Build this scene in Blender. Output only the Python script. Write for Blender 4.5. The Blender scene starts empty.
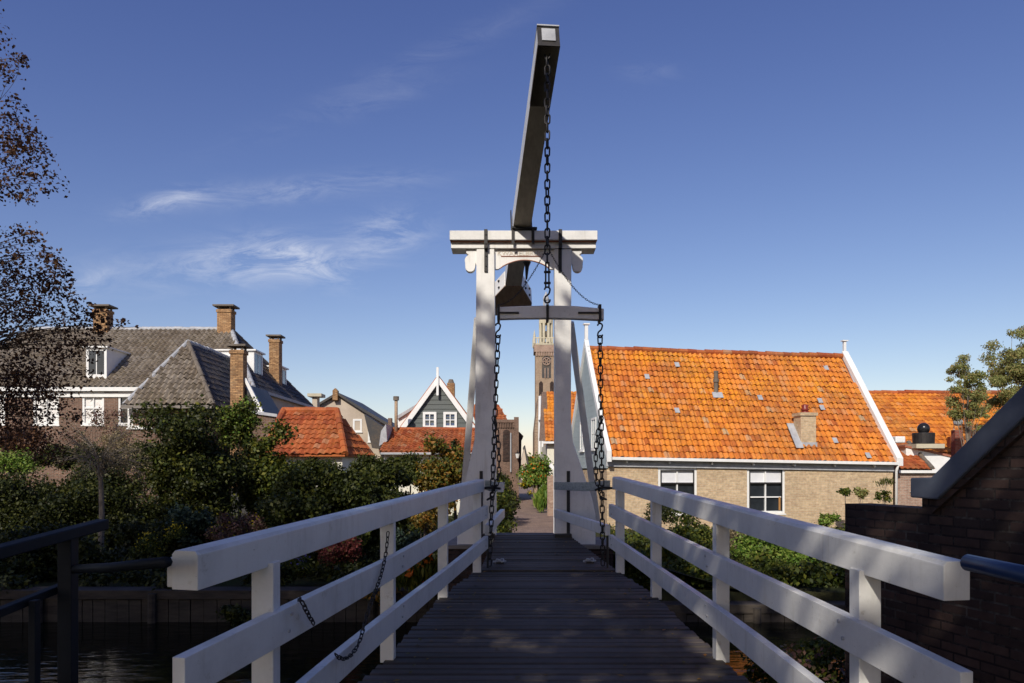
import bpy, math, random
from mathutils import Vector, Matrix, noise
import numpy as np
R = math.radians
random.seed(7)
SC = bpy.context.scene
COL = SC.collection
EYE = 2.2
F = 740.0; HX = 512.0; HY = 470.0
# ------------------------------------------------------------------ camera
cd = bpy.data.cameras.new('camera'); cam = bpy.data.objects.new('camera', cd); COL.objects.link(cam)
cam.location = (0, 0, EYE); cam.rotation_euler = (R(90), 0, 0)
cd.sensor_width = 36; cd.lens = F / 1024 * 36; cd.shift_y = (HY - 341.5) / 1024
cd.clip_start = .05; cd.clip_end = 6000
SC.camera = cam
# ------------------------------------------------------------------ light
SUN = Vector((.35, 1, -.75)).normalized()
el = math.asin(-SUN.z); az = math.atan2(-SUN.x, -SUN.y)          # direction towards the sun, clockwise from +Y
sl = bpy.data.lights.new('sun', 'SUN'); sl.energy = 4.2; sl.angle = R(.5); sl.color = (1, .93, .82)
so = bpy.data.objects.new('sun', sl); COL.objects.link(so); so.rotation_euler = SUN.to_track_quat('-Z', 'Y').to_euler()
W = bpy.data.worlds.new('World'); SC.world = W; W.use_nodes = True
nt = W.node_tree; nt.nodes.clear()
def N(nt, t, **k):
    n = nt.nodes.new(t)
    for a, b in k.items():
        if a == 'inp':
            for i, v in b.items(): n.inputs[i].default_value = v
        else: setattr(n, a, b)
    return n
def math_n(nt, op, a, b=None, c=None, clamp=False):
    n = nt.nodes.new('ShaderNodeMath'); n.operation = op; n.use_clamp = clamp
    for i, v in enumerate((a, b, c)):
        if v is None: continue
        if isinstance(v, (int, float)): n.inputs[i].default_value = v
        else: nt.links.new(v, n.inputs[i])
    return n.outputs[0]
sky = N(nt, 'ShaderNodeTexSky', sky_type='NISHITA', sun_disc=False, sun_elevation=el, sun_rotation=az,
        air_density=1.0, dust_density=.6, ozone_density=2.5, altitude=0)
tc = N(nt, 'ShaderNodeTexCoord')
sep = N(nt, 'ShaderNodeSeparateXYZ'); nt.links.new(tc.outputs['Generated'], sep.inputs[0])
yc = math_n(nt, 'MAXIMUM', sep.outputs[1], .05)
U = math_n(nt, 'DIVIDE', sep.outputs[0], yc); V = math_n(nt, 'DIVIDE', sep.outputs[2], yc)
cmb = N(nt, 'ShaderNodeCombineXYZ'); nt.links.new(U, cmb.inputs[0]); nt.links.new(V, cmb.inputs[1])
mp = N(nt, 'ShaderNodeMapping'); mp.inputs['Rotation'].default_value = (0, 0, R(-24)); mp.inputs['Scale'].default_value = (9, 30, 1)
nt.links.new(cmb.outputs[0], mp.inputs[0])
nz = N(nt, 'ShaderNodeTexNoise', inp={'Scale': 1.0, 'Detail': 12, 'Roughness': .70, 'Distortion': .9}); nt.links.new(mp.outputs[0], nz.inputs[0])
tot = None
for (px, py, sx, sy, st, tilt) in [(255, 260, 46, 14, 1.15, -.05), (308, 262, 30, 12, .95, .3), (386, 236, 28, 15, .85, -.2), (168, 201, 28, 7, .7, -.25), (300, 190, 80, 8, .45, -.1),
                             (90, 283, 16, 7, .4, -.5), (650, 72, 18, 6, .2, 0), (420, 60, 120, 10, .10, -.45), (380, 100, 50, 8, .12, -.3), (140, 275, 50, 16, .25, 0)]:
    du = math_n(nt, 'ADD', U, -(px - HX) / F); dv = math_n(nt, 'ADD', V, -(HY - py) / F)
    dv = math_n(nt, 'MULTIPLY_ADD', du, tilt, dv)
    a = math_n(nt, 'MULTIPLY', du, F / sx); b = math_n(nt, 'MULTIPLY', dv, F / sy)
    q = math_n(nt, 'ADD', math_n(nt, 'MULTIPLY', a, a), math_n(nt, 'MULTIPLY', b, b))
    g = math_n(nt, 'MULTIPLY', math_n(nt, 'EXPONENT', math_n(nt, 'MULTIPLY', q, -.5)), st)
    tot = g if tot is None else math_n(nt, 'ADD', tot, g)
nr = N(nt, 'ShaderNodeMapRange', inp={1: .40, 2: .74, 3: .0, 4: 1.25}); nt.links.new(nz.outputs[0], nr.inputs[0])
cf = math_n(nt, 'MULTIPLY', tot, nr.outputs[0], clamp=True)
cf = math_n(nt, 'MULTIPLY', cf, .62)
tint = N(nt, 'ShaderNodeMix', data_type='RGBA', blend_type='MULTIPLY'); tint.inputs[0].default_value = 1
tint.inputs[7].default_value = (.93, .845, 1.02, 1); nt.links.new(sky.outputs[0], tint.inputs[6])
SS = .1163
sc_ = N(nt, 'ShaderNodeSeparateColor'); nt.links.new(tint.outputs[2], sc_.inputs[0]); cc_ = N(nt, 'ShaderNodeCombineColor')
for i_, (k_, g_) in enumerate(((1.47, 1.30), (1.29, 1.26), (.93, .95))):     # grade of the clear sky: deeper blue overhead
    nt.links.new(math_n(nt, 'MULTIPLY', math_n(nt, 'POWER', math_n(nt, 'MULTIPLY', sc_.outputs[i_], SS), g_), k_ / SS), cc_.inputs[i_])
mx = N(nt, 'ShaderNodeMix', data_type='RGBA'); nt.links.new(cf, mx.inputs[0]); nt.links.new(cc_.outputs[0], mx.inputs[6])
mx.inputs[7].default_value = (6.6, 6.9, 7.8, 1)
bg = N(nt, 'ShaderNodeBackground'); bg.inputs[1].default_value = .118; nt.links.new(mx.outputs[2], bg.inputs[0])
wo = N(nt, 'ShaderNodeOutputWorld'); nt.links.new(bg.outputs[0], wo.inputs[0])
SC.view_settings.view_transform = 'Standard'; SC.view_settings.look = 'None'; SC.view_settings.gamma = 1
SC.view_settings.exposure = -.02
SC.render.engine = 'CYCLES'

# ------------------------------------------------------------------ helpers
def P(px, py, d): return Vector(((px - HX) * d / F, d, EYE + (HY - py) * d / F))
def PX(px, d): return (px - HX) * d / F
def PZ(py, d): return EYE + (HY - py) * d / F
def setp(o, label=None, cat=None, group=None, kind=None):
    if label: o['label'] = label
    if cat: o['category'] = cat
    if group: o['group'] = group
    if kind: o['kind'] = kind
    return o
def thing(name, label, cat, loc=(0, 0, 0), group=None):
    o = bpy.data.objects.new(name, None); COL.objects.link(o); o.location = loc; o.empty_display_size = .3
    return setp(o, label, cat, group)
def copy_tree(o, loc, parent=None):
    c = o.copy(); COL.objects.link(c)
    if parent is None: c.location = loc
    else: c.parent = parent; c.matrix_parent_inverse = o.matrix_parent_inverse.copy()
    for ch in list(o.children): copy_tree(ch, None, c)
    return c
class MB:
    def __init__(s): s.v = []; s.f = []; s.sm = False
    def add(s, vs, fs):
        b = len(s.v); s.v += [tuple(p) for p in vs]; s.f += [tuple(i + b for i in f) for f in fs]; return s
    def hexa(s, p):  # 4 bottom ccw, 4 top
        return s.add(p, [(3, 2, 1, 0), (4, 5, 6, 7), (0, 1, 5, 4), (1, 2, 6, 5), (2, 3, 7, 6), (3, 0, 4, 7)])
    def box(s, x0, x1, y0, y1, z0, z1):
        return s.hexa([(x0, y0, z0), (x1, y0, z0), (x1, y1, z0), (x0, y1, z0), (x0, y0, z1), (x1, y0, z1), (x1, y1, z1), (x0, y1, z1)])
    def obox(s, o, u, v, w):  # corner and three edge vectors
        o = Vector(o); u = Vector(u); v = Vector(v); w = Vector(w)
        if u.cross(v).dot(w) < 0: u, v = v, u
        return s.hexa([o, o + u, o + u + v, o + v, o + w, o + u + w, o + u + v + w, o + v + w])
    def prism(s, pts, ext):
        pts = [Vector(p) for p in pts]; ext = Vector(ext); n = len(pts)
        nn = Vector((0, 0, 0))
        for i in range(n): nn += pts[i].cross(pts[(i + 1) % n])
        if nn.dot(ext) > 0: pts = pts[::-1]
        q = [p + ext for p in pts]
        return s.add(pts + q, [tuple(range(n)), tuple(range(2 * n - 1, n - 1, -1))] + [(i, i + n, (i + 1) % n + n, (i + 1) % n) for i in range(n)])
    def tube(s, path, rad, n=8, cap=True):
        path = [Vector(p) for p in path]; m = len(path)
        if isinstance(rad, (int, float)): rad = [rad] * m
        vs = []; up = None
        for i, p in enumerate(path):
            t = (path[min(i + 1, m - 1)] - path[max(i - 1, 0)])
            if t.length < 1e-9: t = Vector((0, 0, 1))
            t.normalize()
            if up is None: up = Vector((0, 0, 1)) if abs(t.z) < .9 else Vector((0, 1, 0))
            a = t.cross(up)
            if a.length < 1e-6: a = t.orthogonal()
            a.normalize(); b = a.cross(t).normalized(); up = b
            for k in range(n):
                an = 2 * math.pi * k / n; vs.append(p + (a * math.cos(an) + b * math.sin(an)) * rad[i])
        fs = []
        for i in range(m - 1):
            for k in range(n):
                k2 = (k + 1) % n; fs.append((i * n + k, (i + 1) * n + k, (i + 1) * n + k2, i * n + k2))
        if cap: fs += [tuple(range(n)), tuple(range(m * n - 1, (m - 1) * n - 1, -1))]
        return s.add(vs, fs)
    def sphere(s, c, r, nu=14, nv=8, sz=1, zmin=-1):
        pts = []; c = Vector(c)
        for j in range(nv + 1):
            ph = -math.pi / 2 + math.pi * j / nv
            for i in range(nu):
                th = 2 * math.pi * i / nu
                pts.append(c + Vector((math.cos(ph) * math.cos(th), math.cos(ph) * math.sin(th), max(math.sin(ph), zmin) * sz)) * r)
        fs = [(j * nu + i, j * nu + (i + 1) % nu, (j + 1) * nu + (i + 1) % nu, (j + 1) * nu + i) for j in range(nv) for i in range(nu)]
        return s.add(pts, fs)
    def sweep(s, path, prof):  # profile (lateral, up) swept along a mostly horizontal path
        path = [Vector(p) for p in path]; m = len(path); n = len(prof); vs = []
        for i, p in enumerate(path):
            t = (path[min(i + 1, m - 1)] - path[max(i - 1, 0)]).normalized()
            l = t.cross(Vector((0, 0, 1))).normalized(); w = Vector((0, 0, 1))
            for (a, b) in prof: vs.append(p + l * a + w * b)
        fs = [(i * n + k, i * n + (k + 1) % n, (i + 1) * n + (k + 1) % n, (i + 1) * n + k) for i in range(m - 1) for k in range(n)]
        fs += [tuple(range(n - 1, -1, -1)), tuple(range((m - 1) * n, m * n))]
        return s.add(vs, fs)
    def build(s, name, mat, parent=None, bevel=0, smooth=False, fix=True):
        me = bpy.data.meshes.new(name); me.from_pydata(s.v, [], s.f)
        if fix:
            import bmesh
            bm = bmesh.new(); bm.from_mesh(me); bmesh.ops.recalc_face_normals(bm, faces=bm.faces); bm.to_mesh(me); bm.free()
        nl = len(me.loops)
        co = np.empty(len(me.vertices) * 3); me.vertices.foreach_get('co', co); co = co.reshape(-1, 3)
        li = np.empty(nl, int); me.loops.foreach_get('vertex_index', li)
        nf = len(me.polygons); nn = np.empty(nf * 3); me.polygons.foreach_get('normal', nn); nn = nn.reshape(-1, 3)
        ls = np.empty(nf, int); me.polygons.foreach_get('loop_start', ls); lt = np.empty(nf, int); me.polygons.foreach_get('loop_total', lt)
        fi = np.repeat(np.arange(nf), lt); n_ = nn[fi]
        flat = np.abs(n_[:, 2]) > .95
        u = np.stack([-n_[:, 1], n_[:, 0], np.zeros(len(n_))], 1); ul = np.linalg.norm(u, axis=1, keepdims=True); ul[ul < 1e-6] = 1; u = u / ul
        u[flat] = (1, 0, 0); v = np.cross(n_, u); v[flat] = (0, 1, 0)
        p = co[li]; uv = np.stack([(p * u).sum(1), (p * v).sum(1)], 1)
        me.uv_layers.new(name='UVMap').data.foreach_set('uv', uv.ravel())
        if smooth: me.polygons.foreach_set('use_smooth', [True] * nf)
        me.materials.append(mat)
        o = bpy.data.objects.new(name, me); COL.objects.link(o)
        if parent is not None:
            o.parent = parent; o.matrix_parent_inverse = Matrix.Translation(-parent.location)   # children are modelled in world space
        if bevel:
            b = o.modifiers.new('bevel', 'BEVEL'); b.width = bevel; b.segments = 2; b.limit_method = 'ANGLE'; b.angle_limit = R(40)
        return o

# ------------------------------------------------------------------ materials
def rgb(c): return (c[0], c[1], c[2], 1)
def base_mat(name, rough=.6, spec=.5, metal=0):
    m = bpy.data.materials.new(name); m.use_nodes = True; b = m.node_tree.nodes['Principled BSDF']
    b.inputs['Roughness'].default_value = rough; b.inputs['Metallic'].default_value = metal
    b.inputs['Specular IOR Level'].default_value = spec
    return m, m.node_tree, b
def ramp(t, fac, stops, interp='LINEAR'):
    r = t.nodes.new('ShaderNodeValToRGB'); r.color_ramp.interpolation = interp
    e = r.color_ramp.elements
    while len(e) < len(stops): e.new(.5)
    for k, (p, c) in enumerate(stops): e[k].position = p; e[k].color = rgb(c)
    t.links.new(fac, r.inputs[0]); return r.outputs[0]
def noise_n(t, scale, detail=4, rough=.55, vec=None, obj=True):
    n = t.nodes.new('ShaderNodeTexNoise'); n.inputs['Scale'].default_value = scale; n.inputs['Detail'].default_value = detail; n.inputs['Roughness'].default_value = rough
    if vec is None: c = t.nodes.new('ShaderNodeTexCoord'); vec = c.outputs['Object' if obj else 'UV']
    t.links.new(vec, n.inputs[0]); return n.outputs[0]
def bump(t, b, h, st=.3, dist=.01):
    n = t.nodes.new('ShaderNodeBump'); n.inputs['Strength'].default_value = st; n.inputs['Distance'].default_value = dist
    t.links.new(h, n.inputs['Height']); t.links.new(n.outputs[0], b.inputs['Normal'])
def mix(t, f, a, c, mode='MIX'):
    n = t.nodes.new('ShaderNodeMix'); n.data_type = 'RGBA'; n.blend_type = mode
    for i, v in ((0, f), (6, a), (7, c)):
        if isinstance(v, (int, float)): n.inputs[i].default_value = v
        elif isinstance(v, tuple): n.inputs[i].default_value = rgb(v)
        else: t.links.new(v, n.inputs[i])
    return n.outputs[2]
def paint(name, c1, c2, scale=3, rough=.45, bs=.15, grain=None, spec=.4):
    m, t, b = base_mat(name, rough, spec)
    v = None
    if grain:
        cc = t.nodes.new('ShaderNodeTexCoord'); mpn = t.nodes.new('ShaderNodeMapping'); mpn.inputs['Scale'].default_value = grain; t.links.new(cc.outputs['Object'], mpn.inputs[0]); v = mpn.outputs[0]
    n = noise_n(t, scale, 6, .65, v)
    t.links.new(ramp(t, n, [(.3, c1), (.62, c2)]), b.inputs['Base Color'])
    n2 = noise_n(t, scale * 6, 5, .6, v); bump(t, b, n2, bs, .004)
    rr = t.nodes.new('ShaderNodeMapRange'); rr.inputs[3].default_value = rough - .12; rr.inputs[4].default_value = rough + .2; t.links.new(n, rr.inputs[0]); t.links.new(rr.outputs[0], b.inputs['Roughness'])
    return m
def white_paint(name='white_paint', c=(.78, .77, .74)):
    # gloss paint on timber: faint grain, grime patches, a few algae spots
    m, t, b = base_mat(name, .42, .45)
    n = noise_n(t, 1.6, 8, .7); n2 = noise_n(t, 14, 5, .7)
    c1 = ramp(t, n, [(.32, tuple(x * .8 for x in c)), (.55, c)])
    dirt = ramp(t, n2, [(.60, (0, 0, 0)), (.74, (1, 1, 1))])
    g = mix(t, 1.0, dirt, ramp(t, n, [(.38, (.85, .85, .85)), (.62, (.12, .12, .12))]), 'MULTIPLY')
    gg = t.nodes.new('ShaderNodeNewGeometry'); sp_ = t.nodes.new('ShaderNodeSeparateXYZ'); t.links.new(gg.outputs['True Normal'], sp_.inputs[0])
    al = math_n(t, 'MULTIPLY', math_n(t, 'GREATER_THAN', sp_.outputs[2], .5), ramp(t, noise_n(t, 5, 6, .7), [(.42, (0, 0, 0)), (.7, (.8, .8, .8))]))
    c1 = mix(t, math_n(t, 'MULTIPLY', al, .55), c1, (.34, .34, .26))
    cs = t.nodes.new('ShaderNodeTexCoord'); ms_ = t.nodes.new('ShaderNodeMapping'); ms_.inputs['Scale'].default_value = (16, 16, 1.6); t.links.new(cs.outputs['Object'], ms_.inputs[0])
    st_ = math_n(t, 'MULTIPLY', ramp(t, noise_n(t, 1.2, 5, .6, ms_.outputs[0]), [(.54, (0, 0, 0)), (.70, (1, 1, 1))]), ramp(t, noise_n(t, .9, 4, .6), [(.4, (.1,) * 3), (.65, (.8,) * 3)]))
    c1 = mix(t, math_n(t, 'MULTIPLY', st_, .5), c1, (.42, .38, .30))
    chp = ramp(t, noise_n(t, 38, 4, .7), [(.70, (0, 0, 0)), (.715, (1, 1, 1))]); c1 = mix(t, math_n(t, 'MULTIPLY', chp, .75), c1, (.16, .12, .09))
    t.links.new(mix(t, g, c1, (.40, .37, .30)), b.inputs['Base Color'])
    cc = t.nodes.new('ShaderNodeTexCoord'); mpn = t.nodes.new('ShaderNodeMapping'); mpn.inputs['Scale'].default_value = (18, 2, 18); t.links.new(cc.outputs['Object'], mpn.inputs[0])
    bump(t, b, noise_n(t, 4, 5, .6, mpn.outputs[0]), .25, .003)
    return m
def brick(name, c1, c2, mortar, w=.21, h=.065, ms=.010, rough=.85, dirt=.5, bumpd=.006, worn=0):
    m, t, b = base_mat(name, rough, .25)
    uv = t.nodes.new('ShaderNodeTexCoord').outputs['UV']
    br = t.nodes.new('ShaderNodeTexBrick'); t.links.new(uv, br.inputs[0])
    br.inputs['Scale'].default_value = 1; br.inputs['Brick Width'].default_value = w; br.inputs['Row Height'].default_value = h
    br.inputs['Mortar Size'].default_value = ms; br.inputs['Mortar Smooth'].default_value = .3; br.inputs['Bias'].default_value = -.1
    br.inputs['Color1'].default_value = rgb(c1); br.inputs['Color2'].default_value = rgb(c2); br.inputs['Mortar'].default_value = rgb(mortar)
    n = noise_n(t, 1.1, 6, .65, uv); n2 = noise_n(t, 9, 4, .6, uv)
    if worn:
        wn = noise_n(t, 2.7, 5, .75, uv); t.links.new(ramp(t, wn, [(.48, tuple(x * .75 for x in c2)), (.68, mortar)]), br.inputs['Mortar'])
        t.links.new(ramp(t, noise_n(t, 1.7, 4, .7, uv), [(.35, c1), (.7, tuple(x * 1.6 for x in c1))]), br.inputs['Color1'])
    f = ramp(t, n, [(.3, (1 - dirt * .6,) * 3), (.65, (1.05,) * 3)]); f2 = ramp(t, n2, [(.3, (.75,) * 3), (.7, (1.15,) * 3)])
    t.links.new(mix(t, 1.0, mix(t, 1.0, br.outputs[0], f, 'MULTIPLY'), f2, 'MULTIPLY'), b.inputs['Base Color'])
    hh = math_n(t, 'SUBTRACT', n2, math_n(t, 'MULTIPLY', br.outputs['Fac'], 1.2)); bump(t, b, hh, .7, bumpd)
    return m
def tile_mat(name, stops, lich, lichamt=.5, rough=.75, spec=.3, zr=None):
    m, t, b = base_mat(name, rough, spec)
    g = t.nodes.new('ShaderNodeNewGeometry')
    c = ramp(t, g.outputs['Random Per Island'], stops)
    n = noise_n(t, .55, 7, .7); n2 = noise_n(t, 11, 5, .7); n3 = noise_n(t, 45, 3, .6)
    f = math_n(t, 'MULTIPLY', ramp(t, n, [(.42, (0, 0, 0)), (.62, (1, 1, 1))]), ramp(t, n2, [(.42, (0, 0, 0)), (.6, (1, 1, 1))]))
    f = math_n(t, 'MULTIPLY', f, lichamt)
    if zr:      # lichen thickens towards the ridge, the lower courses stay redder
        so_ = t.nodes.new('ShaderNodeSeparateXYZ'); tc_ = t.nodes.new('ShaderNodeTexCoord'); t.links.new(tc_.outputs['Object'], so_.inputs[0])
        mr = t.nodes.new('ShaderNodeMapRange'); mr.inputs[1].default_value = zr[0]; mr.inputs[2].default_value = zr[1]; mr.inputs[3].default_value = .18; mr.inputs[4].default_value = 1.1
        t.links.new(so_.outputs[2], mr.inputs[0]); f = math_n(t, 'MULTIPLY', f, mr.outputs[0], clamp=True)
    c = mix(t, f, c, lich)
    c = mix(t, 1.0, c, ramp(t, n3, [(.3, (.7,) * 3), (.65, (1.1,) * 3)]), 'MULTIPLY')
    spots = ramp(t, noise_n(t, 19, 3, .5), [(.66, (0, 0, 0)), (.72, (1, 1, 1))])
    c = mix(t, math_n(t, 'MULTIPLY', spots, .45), c, (.10, .08, .05))
    st = math_n(t, 'MULTIPLY', ramp(t, noise_n(t, .42, 6, .75), [(.45, (0, 0, 0)), (.62, (1, 1, 1))]), ramp(t, noise_n(t, 8, 5, .75), [(.40, (.15, .15, .15)), (.60, (1, 1, 1))]))
    c = mix(t, math_n(t, 'MULTIPLY', st, .55), c, (.13, .085, .045))
    t.links.new(c, b.inputs['Base Color']); bump(t, b, n3, .5, .008)
    return m
def leaf_mat(name, stops, trans=.25, rough=.55):
    m, t, b = base_mat(name, rough, .3)
    g = t.nodes.new('ShaderNodeNewGeometry')
    n = noise_n(t, 1.4, 3, .6)
    f = math_n(t, 'ADD', math_n(t, 'MULTIPLY', g.outputs['Random Per Island'], .6), math_n(t, 'MULTIPLY', n, .5), clamp=True)
    c = ramp(t, f, stops); t.links.new(c, b.inputs['Base Color'])
    tr = t.nodes.new('ShaderNodeBsdfTranslucent'); t.links.new(c, tr.inputs[0])
    ms = t.nodes.new('ShaderNodeMixShader'); ms.inputs[0].default_value = trans
    t.links.new(b.outputs[0], ms.inputs[1]); t.links.new(tr.outputs[0], ms.inputs[2])
    t.links.new(ms.outputs[0], t.nodes['Material Output'].inputs[0])
    return m
def glass_dark(name='window_glass', c=(.015, .018, .022)):
    m, t, b = base_mat(name, .06, .7)
    n = noise_n(t, 1.5, 3)
    t.links.new(ramp(t, n, [(.35, c), (.7, tuple(x * 2.2 for x in c))]), b.inputs['Base Color']); bump(t, b, noise_n(t, 2.5, 2), .08, .02)
    return m
M = {}
M['white'] = white_paint()
M['white_clean'] = paint('clean_white_paint', (.70, .70, .68), (.80, .80, .78), 2, .4, .1)
M['underside'] = paint('stained_varnished_timber', (.26, .17, .11), (.40, .29, .19), 2, .6, .3, (8, 1, 8))
M['iron'] = paint('black_iron', (.012, .012, .013), (.03, .026, .024), 9, .5, .4)
M['redline'] = paint('red_brown_trim', (.30, .10, .06), (.36, .14, .08), 4, .6)
M['letter'] = paint('faded_lettering', (.55, .48, .40), (.62, .55, .46), 5, .6)
M['mossywood'] = paint('mossy_painted_wood', (.22, .26, .21), (.45, .46, .42), 3.5, .7, .4, (3, 3, 12))
M['brick_yellow'] = brick('yellow_brick', (.62, .46, .28), (.48, .33, .20), (.56, .48, .36), ms=.007, dirt=.3)
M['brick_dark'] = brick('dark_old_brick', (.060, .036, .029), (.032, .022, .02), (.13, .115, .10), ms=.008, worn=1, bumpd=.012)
M['brick_red'] = brick('red_brown_brick', (.23, .125, .085), (.15, .08, .055), (.26, .22, .18), dirt=.7)
M['brick_pale'] = brick('pale_red_brick', (.42, .27, .20), (.32, .19, .14), (.42, .36, .30))
M['brick_tower'] = brick('tower_brick', (.36, .25, .165), (.27, .18, .12), (.44, .38, .30), .3, .1, dirt=.3)
M['brick_chim'] = brick('chimney_brick', (.42, .25, .12), (.26, .14, .07), (.36, .29, .2), worn=1)
M['stone'] = paint('pale_sandstone', (.40, .36, .25), (.55, .50, .38), 1.2, .8, .3)
M['plaster'] = paint('beige_plaster', (.40, .33, .26), (.52, .44, .35), .9, .85, .3)
M['cream'] = paint('cream_plaster', (.66, .63, .50), (.74, .71, .60), .9, .8, .2)
M['lead'] = paint('grey_lead_sheet', (.28, .29, .31), (.42, .43, .45), 4, .6, .4)
M['darkstone'] = paint('dark_cap_stone', (.10, .085, .07), (.18, .15, .12), 5, .8, .4)
M['zaan'] = paint('grey_green_boards', (.060, .072, .070), (.095, .108, .104), 2, .55, .3, (1, 1, 10))
M['greyboard'] = paint('blue_grey_boards', (.30, .36, .37), (.38, .44, .45), 1.5, .6, .2)
M['coping'] = paint('slate_blue_coping', (.055, .065, .090), (.095, .11, .145), 2.5, .55, .3)
M['bluetube'] = paint('dark_blue_handrail_paint', (.012, .028, .085), (.02, .045, .12), 6, .3, .1)
M['blackrail'] = paint('black_blue_rail_paint', (.005, .007, .011), (.011, .014, .020), 6, .55, .2, spec=.2)
M['glass'] = glass_dark()
M['skyglass'] = glass_dark('blue_window_glass', (.05, .07, .12))
M['curtain'] = paint('white_blind', (.62, .63, .66), (.72, .73, .75), 3, .8)
M['net'] = paint('net_curtain', (.60, .58, .55), (.85, .83, .80), 8, .8)
M['orange_plastic'] = paint('orange_terracotta', (.55, .10, .03), (.65, .14, .04), 4, .6)
M['bark'] = paint('bark', (.05, .038, .028), (.11, .085, .065), 8, .9, .8, (4, 4, 1))
M['palebark'] = paint('pale_bark', (.12, .10, .08), (.24, .2, .16), 8, .9, .8, (4, 4, 1))
M['tile_orange'] = tile_mat('orange_pantiles', [(0, (.40, .10, .022)), (.3, (.56, .165, .032)), (.55, (.68, .215, .028)), (.88, (.70, .245, .05)), (.985, (.62, .26, .10)), (1, (.44, .32, .20))], (.82, .35, .008), .95, zr=(2.4, 6.6))
M['tile_orange2'] = tile_mat('dull_orange_pantiles', [(0, (.30, .06, .022)), (.4, (.42, .10, .03)), (.8, (.50, .14, .045)), (1, (.45, .22, .12))], (.40, .19, .03), .5)
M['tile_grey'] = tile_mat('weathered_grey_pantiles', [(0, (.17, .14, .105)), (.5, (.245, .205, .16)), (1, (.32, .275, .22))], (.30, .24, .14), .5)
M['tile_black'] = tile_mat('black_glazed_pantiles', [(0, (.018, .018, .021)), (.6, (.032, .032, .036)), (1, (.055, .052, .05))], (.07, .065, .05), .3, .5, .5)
M['deck'] = None
def deck_mat():
    m, t, b = base_mat('weathered_dark_planks', .7, .35)
    g = t.nodes.new('ShaderNodeNewGeometry')
    cc = t.nodes.new('ShaderNodeTexCoord'); mpn = t.nodes.new('ShaderNodeMapping'); mpn.inputs['Scale'].default_value = (1.5, 30, 10); t.links.new(cc.outputs['Object'], mpn.inputs[0])
    n = noise_n(t, 1.6, 8, .65, mpn.outputs[0])
    c = ramp(t, g.outputs['Random Per Island'], [(0, (.034, .027, .022)), (.5, (.054, .044, .037)), (1, (.095, .078, .066))])
    c = mix(t, 1.0, c, ramp(t, n, [(.3, (.6,) * 3), (.7, (1.5,) * 3)]), 'MULTIPLY')
    w = ramp(t, noise_n(t, 1.3, 6, .7), [(.58, (0, 0, 0)), (.7, (1, 1, 1))])
    c = mix(t, math_n(t, 'MULTIPLY', w, .4), c, (.15, .13, .11))
    sx = t.nodes.new('ShaderNodeSeparateXYZ'); t.links.new(cc.outputs['Object'], sx.inputs[0])     # worn walking line
    wx = math_n(t, 'MULTIPLY', math_n(t, 'SUBTRACT', sx.outputs[0], .35), 2.0); wf = math_n(t, 'EXPONENT', math_n(t, 'MULTIPLY', math_n(t, 'MULTIPLY', wx, wx), -1.0))
    c = mix(t, math_n(t, 'MULTIPLY', wf, ramp(t, noise_n(t, 2.2, 6, .7), [(.35, (.08,) * 3), (.7, (.5,) * 3)])), c, (.13, .11, .095))
    t.links.new(c, b.inputs['Base Color']); bump(t, b, n, .6, .006)
    return m
M['deck'] = deck_mat()
M['greywood'] = paint('grey_weathered_wood', (.11, .10, .09), (.26, .23, .20), 2.5, .85, .6, (1, 1, 8))
def water_mat():
    m, t, b = base_mat('canal_water', .08, .3)
    b.inputs['Base Color'].default_value = (.006, .007, .004, 1); b.inputs['IOR'].default_value = 1.33; b.inputs['Specular IOR Level'].default_value = .28
    cc = t.nodes.new('ShaderNodeTexCoord'); mpn = t.nodes.new('ShaderNodeMapping'); mpn.inputs['Scale'].default_value = (1, 2.4, 1); t.links.new(cc.outputs['Object'], mpn.inputs[0])
    bump(t, b, noise_n(t, 2.2, 3, .5, mpn.outputs[0]), .35, .03)
    return m
def path_mat():
    return brick('clay_paving', (.34, .235, .185), (.25, .165, .13), (.20, .165, .135), .2, .06, .006)
def soil_mat():
    m, t, b = base_mat('garden_soil_and_moss', .95, .1)
    n = noise_n(t, 1.2, 8, .7)
    t.links.new(ramp(t, n, [(.3, (.025, .020, .013)), (.5, (.045, .045, .02)), (.7, (.05, .07, .022))]), b.inputs['Base Color']); bump(t, b, noise_n(t, 9, 6, .7), .8, .04)
    return m
M['quaywood'] = paint('dark_wet_quay_wood', (.022, .018, .015), (.065, .052, .042), 2.2, .85, .6, (1, 1, 6)); M['water'] = water_mat(); M['path'] = path_mat(); M['soil'] = soil_mat()
def lm(n, *cs, trans=.25): M[n] = leaf_mat(n + '_leaves', [(i / (len(cs) - 1) * .7 + .15, c) for i, c in enumerate(cs)], trans)
lm('copper', (.035, .016, .012), (.065, .030, .020), (.11, .055, .028), (.18, .09, .04), trans=.35)
lm('darkgreen', (.009, .013, .003), (.019, .026, .005), (.034, .044, .007), (.075, .078, .012))
lm('green', (.018, .028, .005), (.038, .056, .008), (.075, .098, .013), (.17, .16, .02))
lm('bright', (.04, .09, .012), (.09, .17, .02), (.16, .25, .035), (.26, .30, .06))
lm('autumn', (.05, .06, .012), (.12, .10, .018), (.22, .14, .02), (.30, .13, .02))
lm('pine', (.012, .018, .003), (.024, .034, .005), (.045, .058, .008), (.085, .088, .013))
lm('bluegreen', (.022, .040, .026), (.036, .062, .040), (.06, .088, .055))
lm('pinkish', (.06, .03, .025), (.12, .06, .05), (.20, .11, .085), (.10, .09, .03))
lm('redsedum', (.07, .012, .014), (.12, .02, .022), (.17, .045, .035), (.05, .07, .02))
lm('willow', (.18, .22, .06), (.28, .31, .10), (.40, .40, .16), (.40, .28, .10), trans=.5)
lm('dry', (.12, .10, .05), (.24, .19, .10), (.34, .27, .15))
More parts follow.
